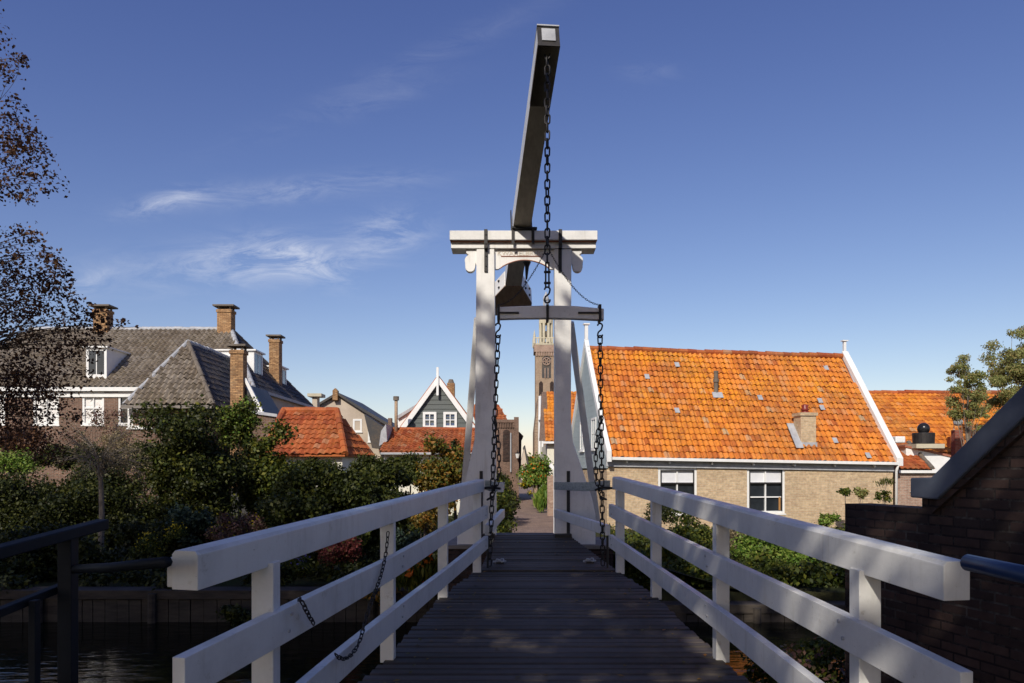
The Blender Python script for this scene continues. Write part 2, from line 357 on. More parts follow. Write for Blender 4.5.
lm('yellowf', (.40, .28, .01), (.65, .5, .02))
lm('orangef', (.60, .12, .01), (.75, .2, .02))
lm('bluef', (.10, .09, .35), (.2, .16, .5))
lm('grass', (.03, .06, .012), (.06, .12, .02), (.12, .18, .035))

# ------------------------------------------------------------------ builders
def smooth_path(pts, n=6):
    out = []
    pts = [Vector(p) for p in pts]
    for i in range(len(pts) - 1):
        p0 = pts[max(i - 1, 0)]; p1 = pts[i]; p2 = pts[i + 1]; p3 = pts[min(i + 2, len(pts) - 1)]
        for k in range(n):
            t = k / n
            out.append(.5 * ((2 * p1) + (p2 - p0) * t + (2 * p0 - 5 * p1 + 4 * p2 - p3) * t * t + (3 * p1 - p0 - 3 * p2 + p3) * t ** 3))
    out.append(pts[-1]); return out
def chain_mb(path, pitch=.085, w=.02, r=.006, n=14, rn=6, seed=0):
    mb = MB(); path = [Vector(p) for p in path]
    seg = [0]
    for i in range(1, len(path)): seg.append(seg[-1] + (path[i] - path[i - 1]).length)
    def at(s):
        s = min(max(s, 0), seg[-1])
        for i in range(1, len(path)):
            if s <= seg[i]:
                t = (s - seg[i - 1]) / max(seg[i] - seg[i - 1], 1e-9); return path[i - 1].lerp(path[i], t)
        return path[-1]
    k = 0; s = pitch / 2; rr = random.Random(seed)
    half = pitch / 2 + r * 1.0 - w  # straight half length
    half = max(half, w * .2)
    while s < seg[-1]:
        c = at(s); t = (at(s + .01) - at(s - .01))
        if t.length < 1e-6: t = Vector((0, 0, 1))
        t.normalize(); a = t.orthogonal().normalized() if abs(t.z) < .3 else t.cross(Vector((0, 1, 0))).normalized()
        b = t.cross(a).normalized(); an = (R(90) if k % 2 else 0) + rr.uniform(-.25, .25) + .35
        l = a * math.cos(an) + b * math.sin(an); nrm = t.cross(l)
        pts = []
        for j in range(n):
            th = 2 * math.pi * j / n; x = math.cos(th) * w; y = math.sin(th) * w + (half if math.sin(th) > 1e-6 else -half)
            pts.append((c + l * x + t * y, (l * math.cos(th) + t * math.sin(th))))
        vs = []
        for (p, o) in pts:
            for q in range(rn):
                ph = 2 * math.pi * q / rn; vs.append(p + (o * math.cos(ph) + nrm * math.sin(ph)) * r)
        mb.add(vs, [(j * rn + q, j * rn + (q + 1) % rn, ((j + 1) % n) * rn + (q + 1) % rn, ((j + 1) % n) * rn + q) for j in range(n) for q in range(rn)])
        s += pitch; k += 1
    return mb
def inpoly(x, y, poly):
    c = False; j = len(poly) - 1
    for i in range(len(poly)):
        xi, yi = poly[i]; xj, yj = poly[j]
        if (yi > y) != (yj > y) and x < (xj - xi) * (y - yi) / (yj - yi) + xi: c = not c
        j = i
    return c
def roof_tiles(name, mat, parent, O, Uv, corners, tw=.21, th=.30, amp=.022, seg=6, lift=.028, skip=None, seed=1):
    """pantiles laid over the planar polygon `corners` (world); O: lower-left origin, Uv: horizontal direction along the eave"""
    rr = random.Random(seed); O = Vector(O); u = Vector(Uv).normalized(); cs = [Vector(c) for c in corners]
    nrm = Vector((0, 0, 0))
    for i in range(len(cs)): nrm += (cs[i] - O).cross(cs[(i + 1) % len(cs)] - O)
    nrm.normalize()
    if nrm.z < 0: nrm = -nrm
    v = nrm.cross(u).normalized()
    if v.z < 0: v = -v
    poly = [((c - O).dot(u), (c - O).dot(v)) for c in cs]
    x0 = min(p[0] for p in poly); x1 = max(p[0] for p in poly); y0 = min(p[1] for p in poly); y1 = max(p[1] for p in poly)
    nx = max(1, round((x1 - x0) / tw)); ny = max(1, round((y1 - y0) / th)); tw = (x1 - x0) / nx; th = (y1 - y0) / ny
    mb = MB()
    for j in range(ny):
        for i in range(nx):
            cx = x0 + (i + .5) * tw; cy = y0 + (j + .5) * th
            if not inpoly(cx, cy, poly): continue
            if skip and any(a < cx < b and c < cy < d for (a, b, c, d) in skip): continue
            jx = rr.uniform(-.010, .010); jy = rr.uniform(-.02, .02); jl = rr.uniform(-.010, .016)
            vs = []
            for (yy, hh, lip) in ((0, lift + jl, 1), (0, lift + jl, 0), (1, 0.004, 0)):
                for k in range(seg + 1):
                    q = k / seg
                    h = amp * math.sin(q * 2 * math.pi * .93 - .5) + .012 * q
                    sg = .05 * noise.noise(Vector(((x0 + i * tw) * .35, (y0 + (j + yy) * th) * .5, seed))) + .012 * noise.noise(Vector(((x0 + i * tw) * 2.1, (y0 + (j + yy) * th) * 1.3, seed + 9)))
                    p = O + nrm * sg + u * (x0 + (i + q * 1.02) * tw + jx) + v * (y0 + (j + yy * 1.03) * th + (jy if yy == 0 else 0)) + nrm * (h + hh + amp - (.024 if lip else 0))
                    vs.append(p)
            n = seg + 1
            mb.add(vs, [(k, k + 1, n + k + 1, n + k) for k in range(seg)] + [(n + k, n + k + 1, 2 * n + k + 1, 2 * n + k) for k in range(seg)])
    return mb.build(name, mat, parent, fix=False)
def roof_base(mb, corners, thick=.05):
    cs = [Vector(c) for c in corners]; mb.prism(cs, (0, 0, -thick)); return mb
def ridge(name, mat, parent, a, b, r=.10, piece=.36, seed=3):
    a = Vector(a) + Vector((0, 0, .045)); b = Vector(b) + Vector((0, 0, .045)); L = (b - a).length; n = max(1, round(L / piece)); d = (b - a) / n; rr = random.Random(seed); mb = MB()
    for i in range(n):
        p = a + d * i + Vector((0, 0, rr.uniform(-.018, .018) + .05 * noise.noise(Vector((i * .13, seed, 0)))))
        mb.tube([p, p + d * 1.04], [r * rr.uniform(1.03, 1.1), r * .93], 9)
    return mb.build(name, mat, parent, fix=False)
def leaves(name, mat, parent, clumps, n, size, seed=0, flat=.5, kind_='leaf', droop=0):
    """clumps: list of (center, (rx,ry,rz), weight); leaves are small folded quads, denser toward each clump's shell"""
    rg = np.random.default_rng(seed)
    w = np.array([c[2] for c in clumps], float); w /= w.sum()
    idx = rg.choice(len(clumps), n, p=w)
    C = np.array([tuple(c[0]) for c in clumps]); Rr = np.array([c[1] for c in clumps])
    d = rg.normal(size=(n, 3)); d /= np.linalg.norm(d, axis=1, keepdims=True)
    rad = rg.uniform(0, 1, n) ** .42
    p = C[idx] + d * rad[:, None] * Rr[idx] * (1 + .18 * rg.normal(size=(n, 1)))
    nm = d * .6 + rg.normal(size=(n, 3)) * .7 + np.array([0, 0, .35]); nm /= np.linalg.norm(nm, axis=1, keepdims=True)
    if kind_ == 'blade':
        up = np.array([0, 0, 1.0]) + d * .35 + rg.normal(size=(n, 3)) * .22; nm = np.cross(up, rg.normal(size=(n, 3))); nm /= np.linalg.norm(nm, axis=1, keepdims=True)
    t = np.cross(nm, rg.normal(size=(n, 3))) if kind_ != 'blade' else up; t[:, 2] -= droop; t /= np.linalg.norm(t, axis=1, keepdims=True)
    b = np.cross(nm, t); b /= np.linalg.norm(b, axis=1, keepdims=True)
    s = size * rg.uniform(.55, 1.3, (n, 1))
    wd = .33 if kind_ == 'leaf' else .10
    v0 = p - t * s * .5; v1 = p + b * s * wd + nm * s * .08; v2 = p + t * s * .5 - nm * s * .1; v3 = p - b * s * wd + nm * s * .08
    V_ = np.stack([v0, v1, v2, v3], 1).reshape(-1, 3)
    me = bpy.data.meshes.new(name); me.vertices.add(4 * n); me.vertices.foreach_set('co', V_.ravel())
    me.loops.add(4 * n); me.loops.foreach_set('vertex_index', np.arange(4 * n, dtype=np.int32))
    me.polygons.add(n); me.polygons.foreach_set('loop_start', np.arange(0, 4 * n, 4, dtype=np.int32)); me.polygons.foreach_set('loop_total', np.full(n, 4, dtype=np.int32))
    me.update(); me.validate(); me.materials.append(mat)
    o = bpy.data.objects.new(name, me); COL.objects.link(o)
    if parent is not None: o.parent = parent; o.matrix_parent_inverse = Matrix.Translation(-parent.location)
    return o
def blob_clumps(c, r, n, cr, seed=0, shell=.75, zmin=-.9):
    rg = random.Random(seed); out = []; c = Vector(c)
    for i in range(n):
        while True:
            d = Vector((rg.gauss(0, 1), rg.gauss(0, 1), rg.gauss(0, 1))).normalized()
            if d.z > zmin: break
        k = rg.uniform(shell - .35, shell + .12) if rg.random() < .8 else rg.uniform(.1, .5)
        p = c + Vector((d.x * r[0], d.y * r[1], d.z * r[2])) * k
        q = cr * rg.uniform(.6, 1.35); out.append((p, (q, q, q * .75), q * q))
    return out
def branches(mb, base, clumps, r0, frac=.45, every=1):
    base = Vector(base)
    cen = sum((Vector(c[0]) for c in clumps), Vector()) / len(clumps)
    top = Vector((cen.x, cen.y, cen.z))
    tr = smooth_path([base, base.lerp(top, .35) + Vector((r0 * .8, 0, 0)), base.lerp(top, .7) - Vector((r0 * .5, 0, 0)), top], 3)
    mb.tube(tr, [r0 * (1.25 - .95 * i / (len(tr) - 1)) for i in range(len(tr))], 8)
    for i, c in enumerate(clumps[::every]):
        k = random.uniform(.35, .95); s = tr[int(k * (len(tr) - 1))]; e = Vector(c[0])
        m_ = s.lerp(e, .5) + Vector((random.uniform(-.1, .1), random.uniform(-.1, .1), .12)) * (e - s).length * .6
        q = smooth_path([s, m_, e], 3); rr = r0 * .33 * (1.2 - k)
        mb.tube(q, [max(rr * (1 - .8 * j / (len(q) - 1)), .006) for j in range(len(q))], 5)
    return mb
def shrub(name, label, cat, c, r, mat, n, size, nc=18, cr=.4, seed=0, group=None, trunk='bark', base_z=None, tr=.05, kind_='leaf', extra=None, zmin=-.9, droop=0):
    c = Vector(c); bz = (c.z - r[2]) if base_z is None else base_z
    t = thing(name, label, cat, (c.x, c.y, bz), group)
    cl = blob_clumps(c, r, nc, cr, seed, zmin=zmin)
    leaves('crown' if 'tree' in name else 'foliage', M[mat], t, cl, n, size, seed, kind_=kind_, droop=droop)
    if trunk: branches(MB(), (c.x, c.y, bz - .05), cl, tr, every=2).build('trunk' if 'tree' in name else 'stem', M[trunk], t, fix=False, smooth=True) if False else _trunk(t, c, bz, cl, tr, trunk, 'trunk' if 'tree' in name else 'stem')
    if extra:
        em, en, es, enm = extra
        up = [(Vector(a[0]) + Vector((0, -.1, .12)), a[1], a[2]) for a in cl]
        eo = leaves(enm, M[em], t, up, en, es, seed + 50)
        if en < 400: eo['kind'] = 'stuff'
    return t
def _trunk(t, c, bz, cl, tr, trunk, nm):
    mb = MB(); branches(mb, (c.x, c.y, bz - .05), cl, tr, every=2); return mb.build(nm, M[trunk], t, fix=False, smooth=True)
def window(parent, o, u, n, w, h, bars_v=(.5,), bars_h=(.5,), fw=.06, mat='white_clean', pane='glass', sill=True, blind=None, depth=.05, bar=.028, proud=.03):
    """frame centred; o = lower-left corner on the wall plane, u along wall, n outward normal"""
    o = Vector(o); u = Vector(u).normalized(); n = Vector(n).normalized(); z = Vector((0, 0, 1))
    mb = MB()
    d = n * (depth); s = o + n * (proud - depth)
    mb.obox(s, u * fw, d, z * h); mb.obox(s + u * (w - fw), u * fw, d, z * h)
    mb.obox(s + u * fw, u * (w - 2 * fw), d, z * fw); mb.obox(s + u * fw + z * (h - fw), u * (w - 2 * fw), d, z * fw)
    fr = mb.build('window', M[mat], parent)
    mb = MB(); iw = w - 2 * fw; ih = h - 2 * fw
    for b in bars_v: mb.obox(s + u * (fw + iw * b - bar / 2) + z * fw + n * .012, u * bar, n * (depth - .02), z * ih)
    for b in bars_h: mb.obox(s + u * fw + z * (fw + ih * b - bar / 2) + n * .009, u * iw, n * (depth - .02), z * bar)
    mb.build('glazing_bars', M[mat], fr)
    MB().obox(s + u * fw + z * fw + n * .004, u * iw, n * .006, z * ih).build('pane', M[pane], fr)
    if blind:
        a, b_ = blind
        MB().obox(s + u * (fw + .01) + z * (fw + ih * a) + n * .0125, u * (iw - .02), n * .006, z * ih * (b_ - a)).build('blind', M['curtain'], fr)
    if sill: MB().obox(s - u * .04 - z * .05, u * (w + .08), n * (depth + .05), z * .048).build('sill', M[mat], fr)
    return fr
def wall_open(mb, o, u, n, L, H, opens, depth=.12):
    """front wall face with openings, plus their reveals; opens = (u0,u1,z0,z1)"""
    o = Vector(o); u = Vector(u).normalized(); n = Vector(n).normalized(); z = Vector((0, 0, 1))
    xs = sorted({0, L, *[a for q in opens for a in q[:2]]}); zs = sorted({0, H, *[a for q in opens for a in q[2:]]})
    for i in range(len(xs) - 1):
        for j in range(len(zs) - 1):
            cx = (xs[i] + xs[i + 1]) / 2; cz = (zs[j] + zs[j + 1]) / 2
            if any(q[0] < cx < q[1] and q[2] < cz < q[3] for q in opens): continue
            mb.obox(o + u * xs[i] + z * zs[j] - n * depth, u * (xs[i + 1] - xs[i]), n * depth, z * (zs[j + 1] - zs[j]))
def chimney(parent, x, y, z0, z1, w=.7, d=.7, mat='brick_chim', cap='darkstone', style='slab'):
    c = MB().box(x - w / 2, x + w / 2, y - d / 2, y + d / 2, z0, z1 - .0)
    c.box(x - w / 2 - .04, x + w / 2 + .04, y - d / 2 - .04, y + d / 2 + .04, z1 - .16, z1 - .02)
    c = c.build('chimney', M[mat], parent)
    if style == 'slab':
        mb = MB()
        for sx in (-1, 1):
            for sy in (-1, 1): mb.box(x + sx * w * .4 - .04, x + sx * w * .4 + .04, y + sy * d * .4 - .04, y + sy * d * .4 + .04, z1, z1 + .14)
        mb.box(x - w * .75, x + w * .75, y - d * .75, y + d * .75, z1 + .14, z1 + .22)
        mb.build('cap', M[cap], c)
    return c

# ================================================================== SETTING
Q = 13.0            # far quay line
ZQ = EYE - 2.1; ZW = EYE - 2.66
mb = MB()
mb.prism([(-900, Q + .3, 0), (900, Q + .3, 0), (900, 3500, 0), (-900, 3500, 0)], (0, 0, -1.5))
setp(mb.build('ground', M['soil']), kind='structure')
setp(MB().box(-900, 900, -900, 1.6, -1.5, .02).build('near_ground', M['soil']), kind='structure')
setp(MB().box(-900, 900, 1.62, Q + .28, -1.6, ZW).build('water', M['water']), kind='structure')
# path: ramp down from the bridge head and the alley
mb = MB()
pl = [(-.45, 1.25, 12.15, EYE - 1.06), (-.45, 1.35, 14, EYE - 1.22), (-.6, 1.5, 17, EYE - 1.62), (-.75, 1.7, 21, EYE - 2.15), (-.8, 2.0, 25, .03), (-.9, 2.3, 40, .025), (-1, 2.4, 75, .02), (-1.5, 3, 160, .02)]
for i in range(len(pl) - 1):
    a = pl[i]; b = pl[i + 1]
    mb.hexa([(a[0], a[2], -1), (a[1], a[2], -1), (b[1], b[2], -1), (b[0], b[2], -1), (a[0], a[2], a[3]), (a[1], a[2], a[3]), (b[1], b[2], b[3]), (b[0], b[2], b[3])])
setp(mb.build('path', M['path']), kind='structure')
# grassy banks beside the ramp
for nm, xa, xb in (('bank', -3.2, -.47), ('bank', 1.4, 4.2)):
    mb = MB(); n = 14; vs = []
    for j in range(n + 1):
        y = Q + .3 + (22 - Q) * j / n
        for i in range(7):
            x = xa + (xb - xa) * i / 6; e = math.sin(math.pi * (i / 6)) if False else ((i / 6) if xa < 0 else 1 - i / 6)
            h = max(0, 1 - (y - Q) / 8) * .85 * e
            vs.append((x, y, .005 + h + .05 * noise.noise(Vector((x * 1.3, y * 1.3, 0)))))
    mb.add(vs, [(j * 7 + i, j * 7 + i + 1, (j + 1) * 7 + i + 1, (j + 1) * 7 + i) for j in range(n) for i in range(6)])
    setp(mb.build(nm, M['soil'], fix=False, smooth=True), kind='structure')

# ---- quay
def quay(name, label, x0, x1, zt, seed):
    rr = random.Random(seed); t = thing(name, label, 'quay', ((x0 + x1) / 2, Q, ZW))
    mb = MB(); x = x0
    while x < x1:
        w = rr.uniform(.18, .24); mb.box(x, min(x + w - .012, x1), Q - .05 - rr.uniform(0, .02), Q + .02, -1.4, zt - .16 + rr.uniform(-.02, .02)); x += w
    mb.build('boards', M['quaywood'], t)
    MB().box(x0, x1, Q - .09, Q + .34, zt - .16, zt).build('cap_beam', M['quaywood'], t, bevel=.01)
    x = x0 + .7
    while x < x1: MB().tube([(x, Q - .13, -1.4), (x, Q - .13, zt - .05)], .07, 9).build('pile', M['quaywood'], t); x += rr.uniform(1.7, 2.1)
quay('quay_edge', 'weathered wooden quay edge of upright boards along the left garden', -30, -1.0, ZQ, 1)
quay('quay_edge', 'low wooden quay edge along the water in front of the brick cottage garden', 1.75, 30, ZQ - .25, 2)

# ================================================================== RIGHT COTTAGE
def cottage():
    a = P(607, 530, 27.2); a.z = 0
    b = P(893, 530, 28.6); b.z = 0
    u = (b - a).normalized(); L = (b - a).length; w_in = Vector((-u.y, u.x, 0))  # into the house
    nrm = -w_in
    t = thing('brick_cottage', 'low yellow brick cottage with bright orange pantile roof and white trim', 'house', a)
    He = 2.62; sag = .16   # eave drops to the right
    D = 6.6; Zr = PZ(349.5, 30.4) - .02
    # windows (px)
    def uu(px): # intersect view ray with facade
        k = (px - HX) / F; s = (k * a.y - a.x) / (u.x - k * u.y); return s
    wins = []
    for (p0, p1) in ((658, 697), (747, 785)):
        u0 = uu(p0); u1 = uu(p1); wins.append((u0, u1, .55, 2.3))
    mb = MB(); wall_open(mb, a, u, nrm, L, He - .05, wins)
    # right side and back walls and gable triangle on the right
    z = Vector((0, 0, 1))
    mb.prism([b - nrm * -.0 + nrm * -.125, b + w_in * D, b + w_in * D + z * He, b + w_in * (D / 2) + z * (Zr - .25), b + nrm * -.125 + z * (He - .2)], -u * .15)
    mb.prism([a + w_in * D, b + w_in * D, b + w_in * D + z * He, a + w_in * D + z * He], -w_in * .15)
    mb.obox(a + w_in * .125, u * .12, w_in * (D - .3), z * 2.2)
    mb.build('wall', M['brick_yellow'], t)
    for (u0, u1, z0, z1) in wins:
        f = window(t, a + u * u0 + z * z0 - nrm * .06, u, nrm, u1 - u0, z1 - z0, (.5,), (.34, .68), fw=.10, blind=(.70, 1.0), depth=.09, proud=.03, bar=.045)
        # room behind is dark glass; inner black sash line
        mbb = MB(); s = a + u * (u0 + .10) + z * (z0 + .10) - nrm * .055; iw = u1 - u0 - .2; ih = z1 - z0 - .2
        for q in (0, iw - .035): mbb.obox(s + u * q, u * .035, nrm * .05, z * ih)
        mbb.obox(s + z * (ih - .035) + u * .035, u * (iw - .07), nrm * .05, z * .035); mbb.obox(s + z * (ih * .665) + u * .035, u * (iw - .07), nrm * .055, z * .055)
        mbb.build('sash', M['iron'], f)
    # orange shutter edge inside second window
    MB().obox(a + u * (wins[1][1] - .23) + z * .68 - nrm * .052, u * .07, nrm * .012, z * .5).build('curtain', paint('ochre_curtain', (.35, .17, .05), (.42, .21, .07), 4, .8), t)
    # roof corners
    ov = .22
    e0 = a + nrm * ov + z * (He + .02) + u * .06; e1 = b + nrm * ov + z * (He - sag) - u * .05
    r0 = a + w_in * (D / 2) + z * Zr + u * .06; r1 = b + w_in * (D / 2) + z * (Zr - .13) - u * .12
    slope = (r0 - e0)
    mbr = MB(); up = Vector((0, 0, .0))
    roof_base(mbr, [e0, e1, r1, r0], .06)
    k0 = a + w_in * (D + ov) + z * He + u * .12; k1 = b + w_in * (D + ov) + z * (He - sag) - u * .05
    roof_base(mbr, [k0, k1, r1, r0], .06)
    rf = mbr.build('roof', M['tile_orange2'], t)
    # chimney positions along roof in (u,v)
    nx = 52
    roof_tiles('pantiles', M['tile_orange'], rf, e0, (e1 - e0), [e0, e1, r1, r0], .212, .30, .036, 8, .046, seed=4)
    roof_tiles('pantiles', M['tile_orange'], rf, k1, (k0 - k1), [k0, k1, r1, r0], .3, .4, .026, 3, .034, seed=5)
    ridge('ridge_tiles', M['tile_orange2'], rf, r0 + z * .04, r1 + z * .04, .115, .38)
    # gutter & fascia
    g0 = a + nrm * (ov + .0) - u * .05 + z * (He - .05); g1 = b + nrm * ov + z * (He - sag - .07)
    mbg = MB(); mbg.obox(g0 + nrm * .0, (g1 - g0), nrm * .12, z * .11); mbg.build('gutter', M['white_clean'], t, bevel=.01)
    mbf = MB(); mbf.obox(g0 - z * .24 - nrm * (ov - .03), (g1 - g0), nrm * .05, z * .26); mbf.obox(g0 - z * .02 - nrm * (ov - .08), (g1 - g0), nrm * (ov - .1), z * .02)
    mbf.build('fascia', M['lead'], t)
    for k in range(7): p = g0 + (g1 - g0) * ((k + .45) / 7) - z * .10 + nrm * (-ov + .09); MB().obox(p, u * .05, nrm * .12, z * .07).build('gutter_bracket', M['white_clean'], t)
    # downpipe at right corner
    MB().tube([b + nrm * .3 + z * (He - sag - .02) + u * .02, b + nrm * .12 + z * (He - sag - .3) + u * .06, b + nrm * .1 + u * .06], .05, 8).build('downpipe', M['white_clean'], t, smooth=True)
    # right barge board and finial
    bb = MB(); s0 = e1 + u * .02 + nrm * .06 - z * .10; s1 = r1 + u * .02 + z * .02
    bb.prism([s0, s1, s1 + z * .30, s0 + z * .30], u * .26)
    bb.prism([k1 + u * .02 - z * .1, s1, s1 + z * .30, k1 + u * .02 + z * .2], u * .26)
    bb.build('barge_board', M['white_clean'], t)
    fn = MB(); q = r1 + u * .15 + z * .2; fn.obox(q - u * .05, u * .11, w_in * .11, z * .55); fn.obox(q - u * .12 - w_in * .05 + z * .55, u * .25, w_in * .2, z * .045)
    fn.build('finial', M['white_clean'], t)
    # left timber gable: boarded, facing left (seen obliquely)
    gw = MB(); A = a - u * .04; zt = He - .35
    n = 22
    for i in range(n):
        za = zt + (Zr - zt + .15) * i / n; zb = zt + (Zr - zt + .15) * (i + 1) / n - .004
        h = D / 2 + .05; f = 1 - (za - He) / (Zr - He + .3); f = min(max(f, .04), 1)
        gw.obox(A + w_in * (D / 2 - h * f) + z * za, u * .06, w_in * (2 * h * f), z * (zb - za))
    gw.build('boarded_gable', M['greyboard'], t)
    # curved white verge board standing above the roof
    vb = MB(); m = 14
    for side in (-1, 1):
        for i in range(m):
            def pt(k):
                f = k / m; hh = D / 2 + .28; flare = .16 * (1 - f) ** 2
                return A + w_in * (D / 2 + side * (hh * (1 - f) + flare)) + z * (He - .12 + (Zr - He + .30) * f ** 1.06)
            p, q = pt(i), pt(i + 1)
            th = .40 - .12 * i / m
            vb.hexa([p - u * .07, p + u * .10, q + u * .10, q - u * .07, p - u * .07 + z * th, p + u * .10 + z * th, q + u * .10 + z * th, q - u * .07 + z * th])
    vb.build('verge_board', M['white_clean'], t)
    fn = MB(); q = A + w_in * (D / 2) + z * (Zr + .1); fn.obox(q - u * .05 - w_in * .05, u * .13, w_in * .12, z * .95); fn.obox(q - u * .11 - w_in * .1 + z * .95, u * .25, w_in * .22, z * .05)
    fn.build('finial', M['white_clean'], t)
    window(t, A + w_in * 1.5 + z * 3.0, w_in, -u, .75, 1.25, (.5,), (.5,), fw=.08, blind=None)
    window(t, A + w_in * 3.6 + z * 3.0, w_in, -u, .75, 1.25, (.5,), (.5,), fw=.08)
    # flue pipe on roof
    def roofpt(px, py):
        # ray against roof plane
        nn = (e1 - e0).cross(r0 - e0).normalized(); d = Vector(((px - HX) / F, 1, (HY - py) / F)); o = Vector((0, 0, EYE))
        s = (e0 - o).dot(nn) / d.dot(nn); return o + d * s
    p = roofpt(716, 396)
    vp = MB(); vp.tube([p - z * .2, p + z * .95], .085, 12); vp.tube([p + z * .55, p + z * .68], .12, 12); vp.tube([p + z * .92, p + z * 1.0], .10, 12)
    vp = vp.build('vent_pipe', M['darkstone'], t, smooth=False)
    sl_ = (r0 - e0).normalized(); nn = (e1 - e0).cross(r0 - e0).normalized()
    if nn.z < 0: nn = -nn
    MB().obox(p - u * .2 - sl_ * .22 + nn * .125, u * .42, sl_ * .3, nn * .02).build('flashing', M['lead'], vp)
    p = roofpt(808.5, 448)
    w = .62; ch = MB().obox(p - u * w / 2 - z * .5, u * w, w_in * .55, z * 1.86); ch.obox(p - u * (w / 2 + .05) - w_in * .05 + z * 1.24, u * (w + .1), w_in * .65, z * .12)
    ch = ch.build('chimney', M['brick_yellow'], t)
    fl = MB(); fl.obox(p - u * (w / 2 + .28) - sl_ * .12 + nn * .135, u * .3, sl_ * 1.25, nn * .02); fl.obox(p - u * (w / 2 + .03) - w_in * .035 - z * .4, u * (w + .06), w_in * .03, z * .62)
    fl.build('flashing', M['lead'], ch)
    pot = MB(); c = p + w_in * .27 + z * 1.36
    pot.tube([c, c + z * .06], .17, 12); pot.tube([c + z * .06, c + z * .14, c + z * .2, c + z * .3, c + z * .34], [.10, .17, .10, .14, .04], 12)
    pot.build('chimney_pot', paint('red_glazed_pot', (.16, .02, .015), (.22, .035, .025), 4, .3), ch, smooth=True)
    # replaced slates
    rr = random.Random(5)
    for (px, py) in ((677, 369), (647, 381), (826, 372), (760, 402), (677, 415), (820, 405), (835, 445), (868, 460), (822, 412)):
        if px > 880: continue
        q = roofpt(px, py); MB().obox(q + nn * .125 - u * .1, u * .19, sl_ * .26, nn * .012).build('replacement_tile', M['lead'], rf)
    # vent block in wall
    MB().obox(a + u * uu(843) + z * 2.15, u * .18, nrm * .02, z * .2).build('wall_vent', M['lead'], t)
    return a, b, u, w_in, nrm
ca, cb, cu, cw, cn = cottage()

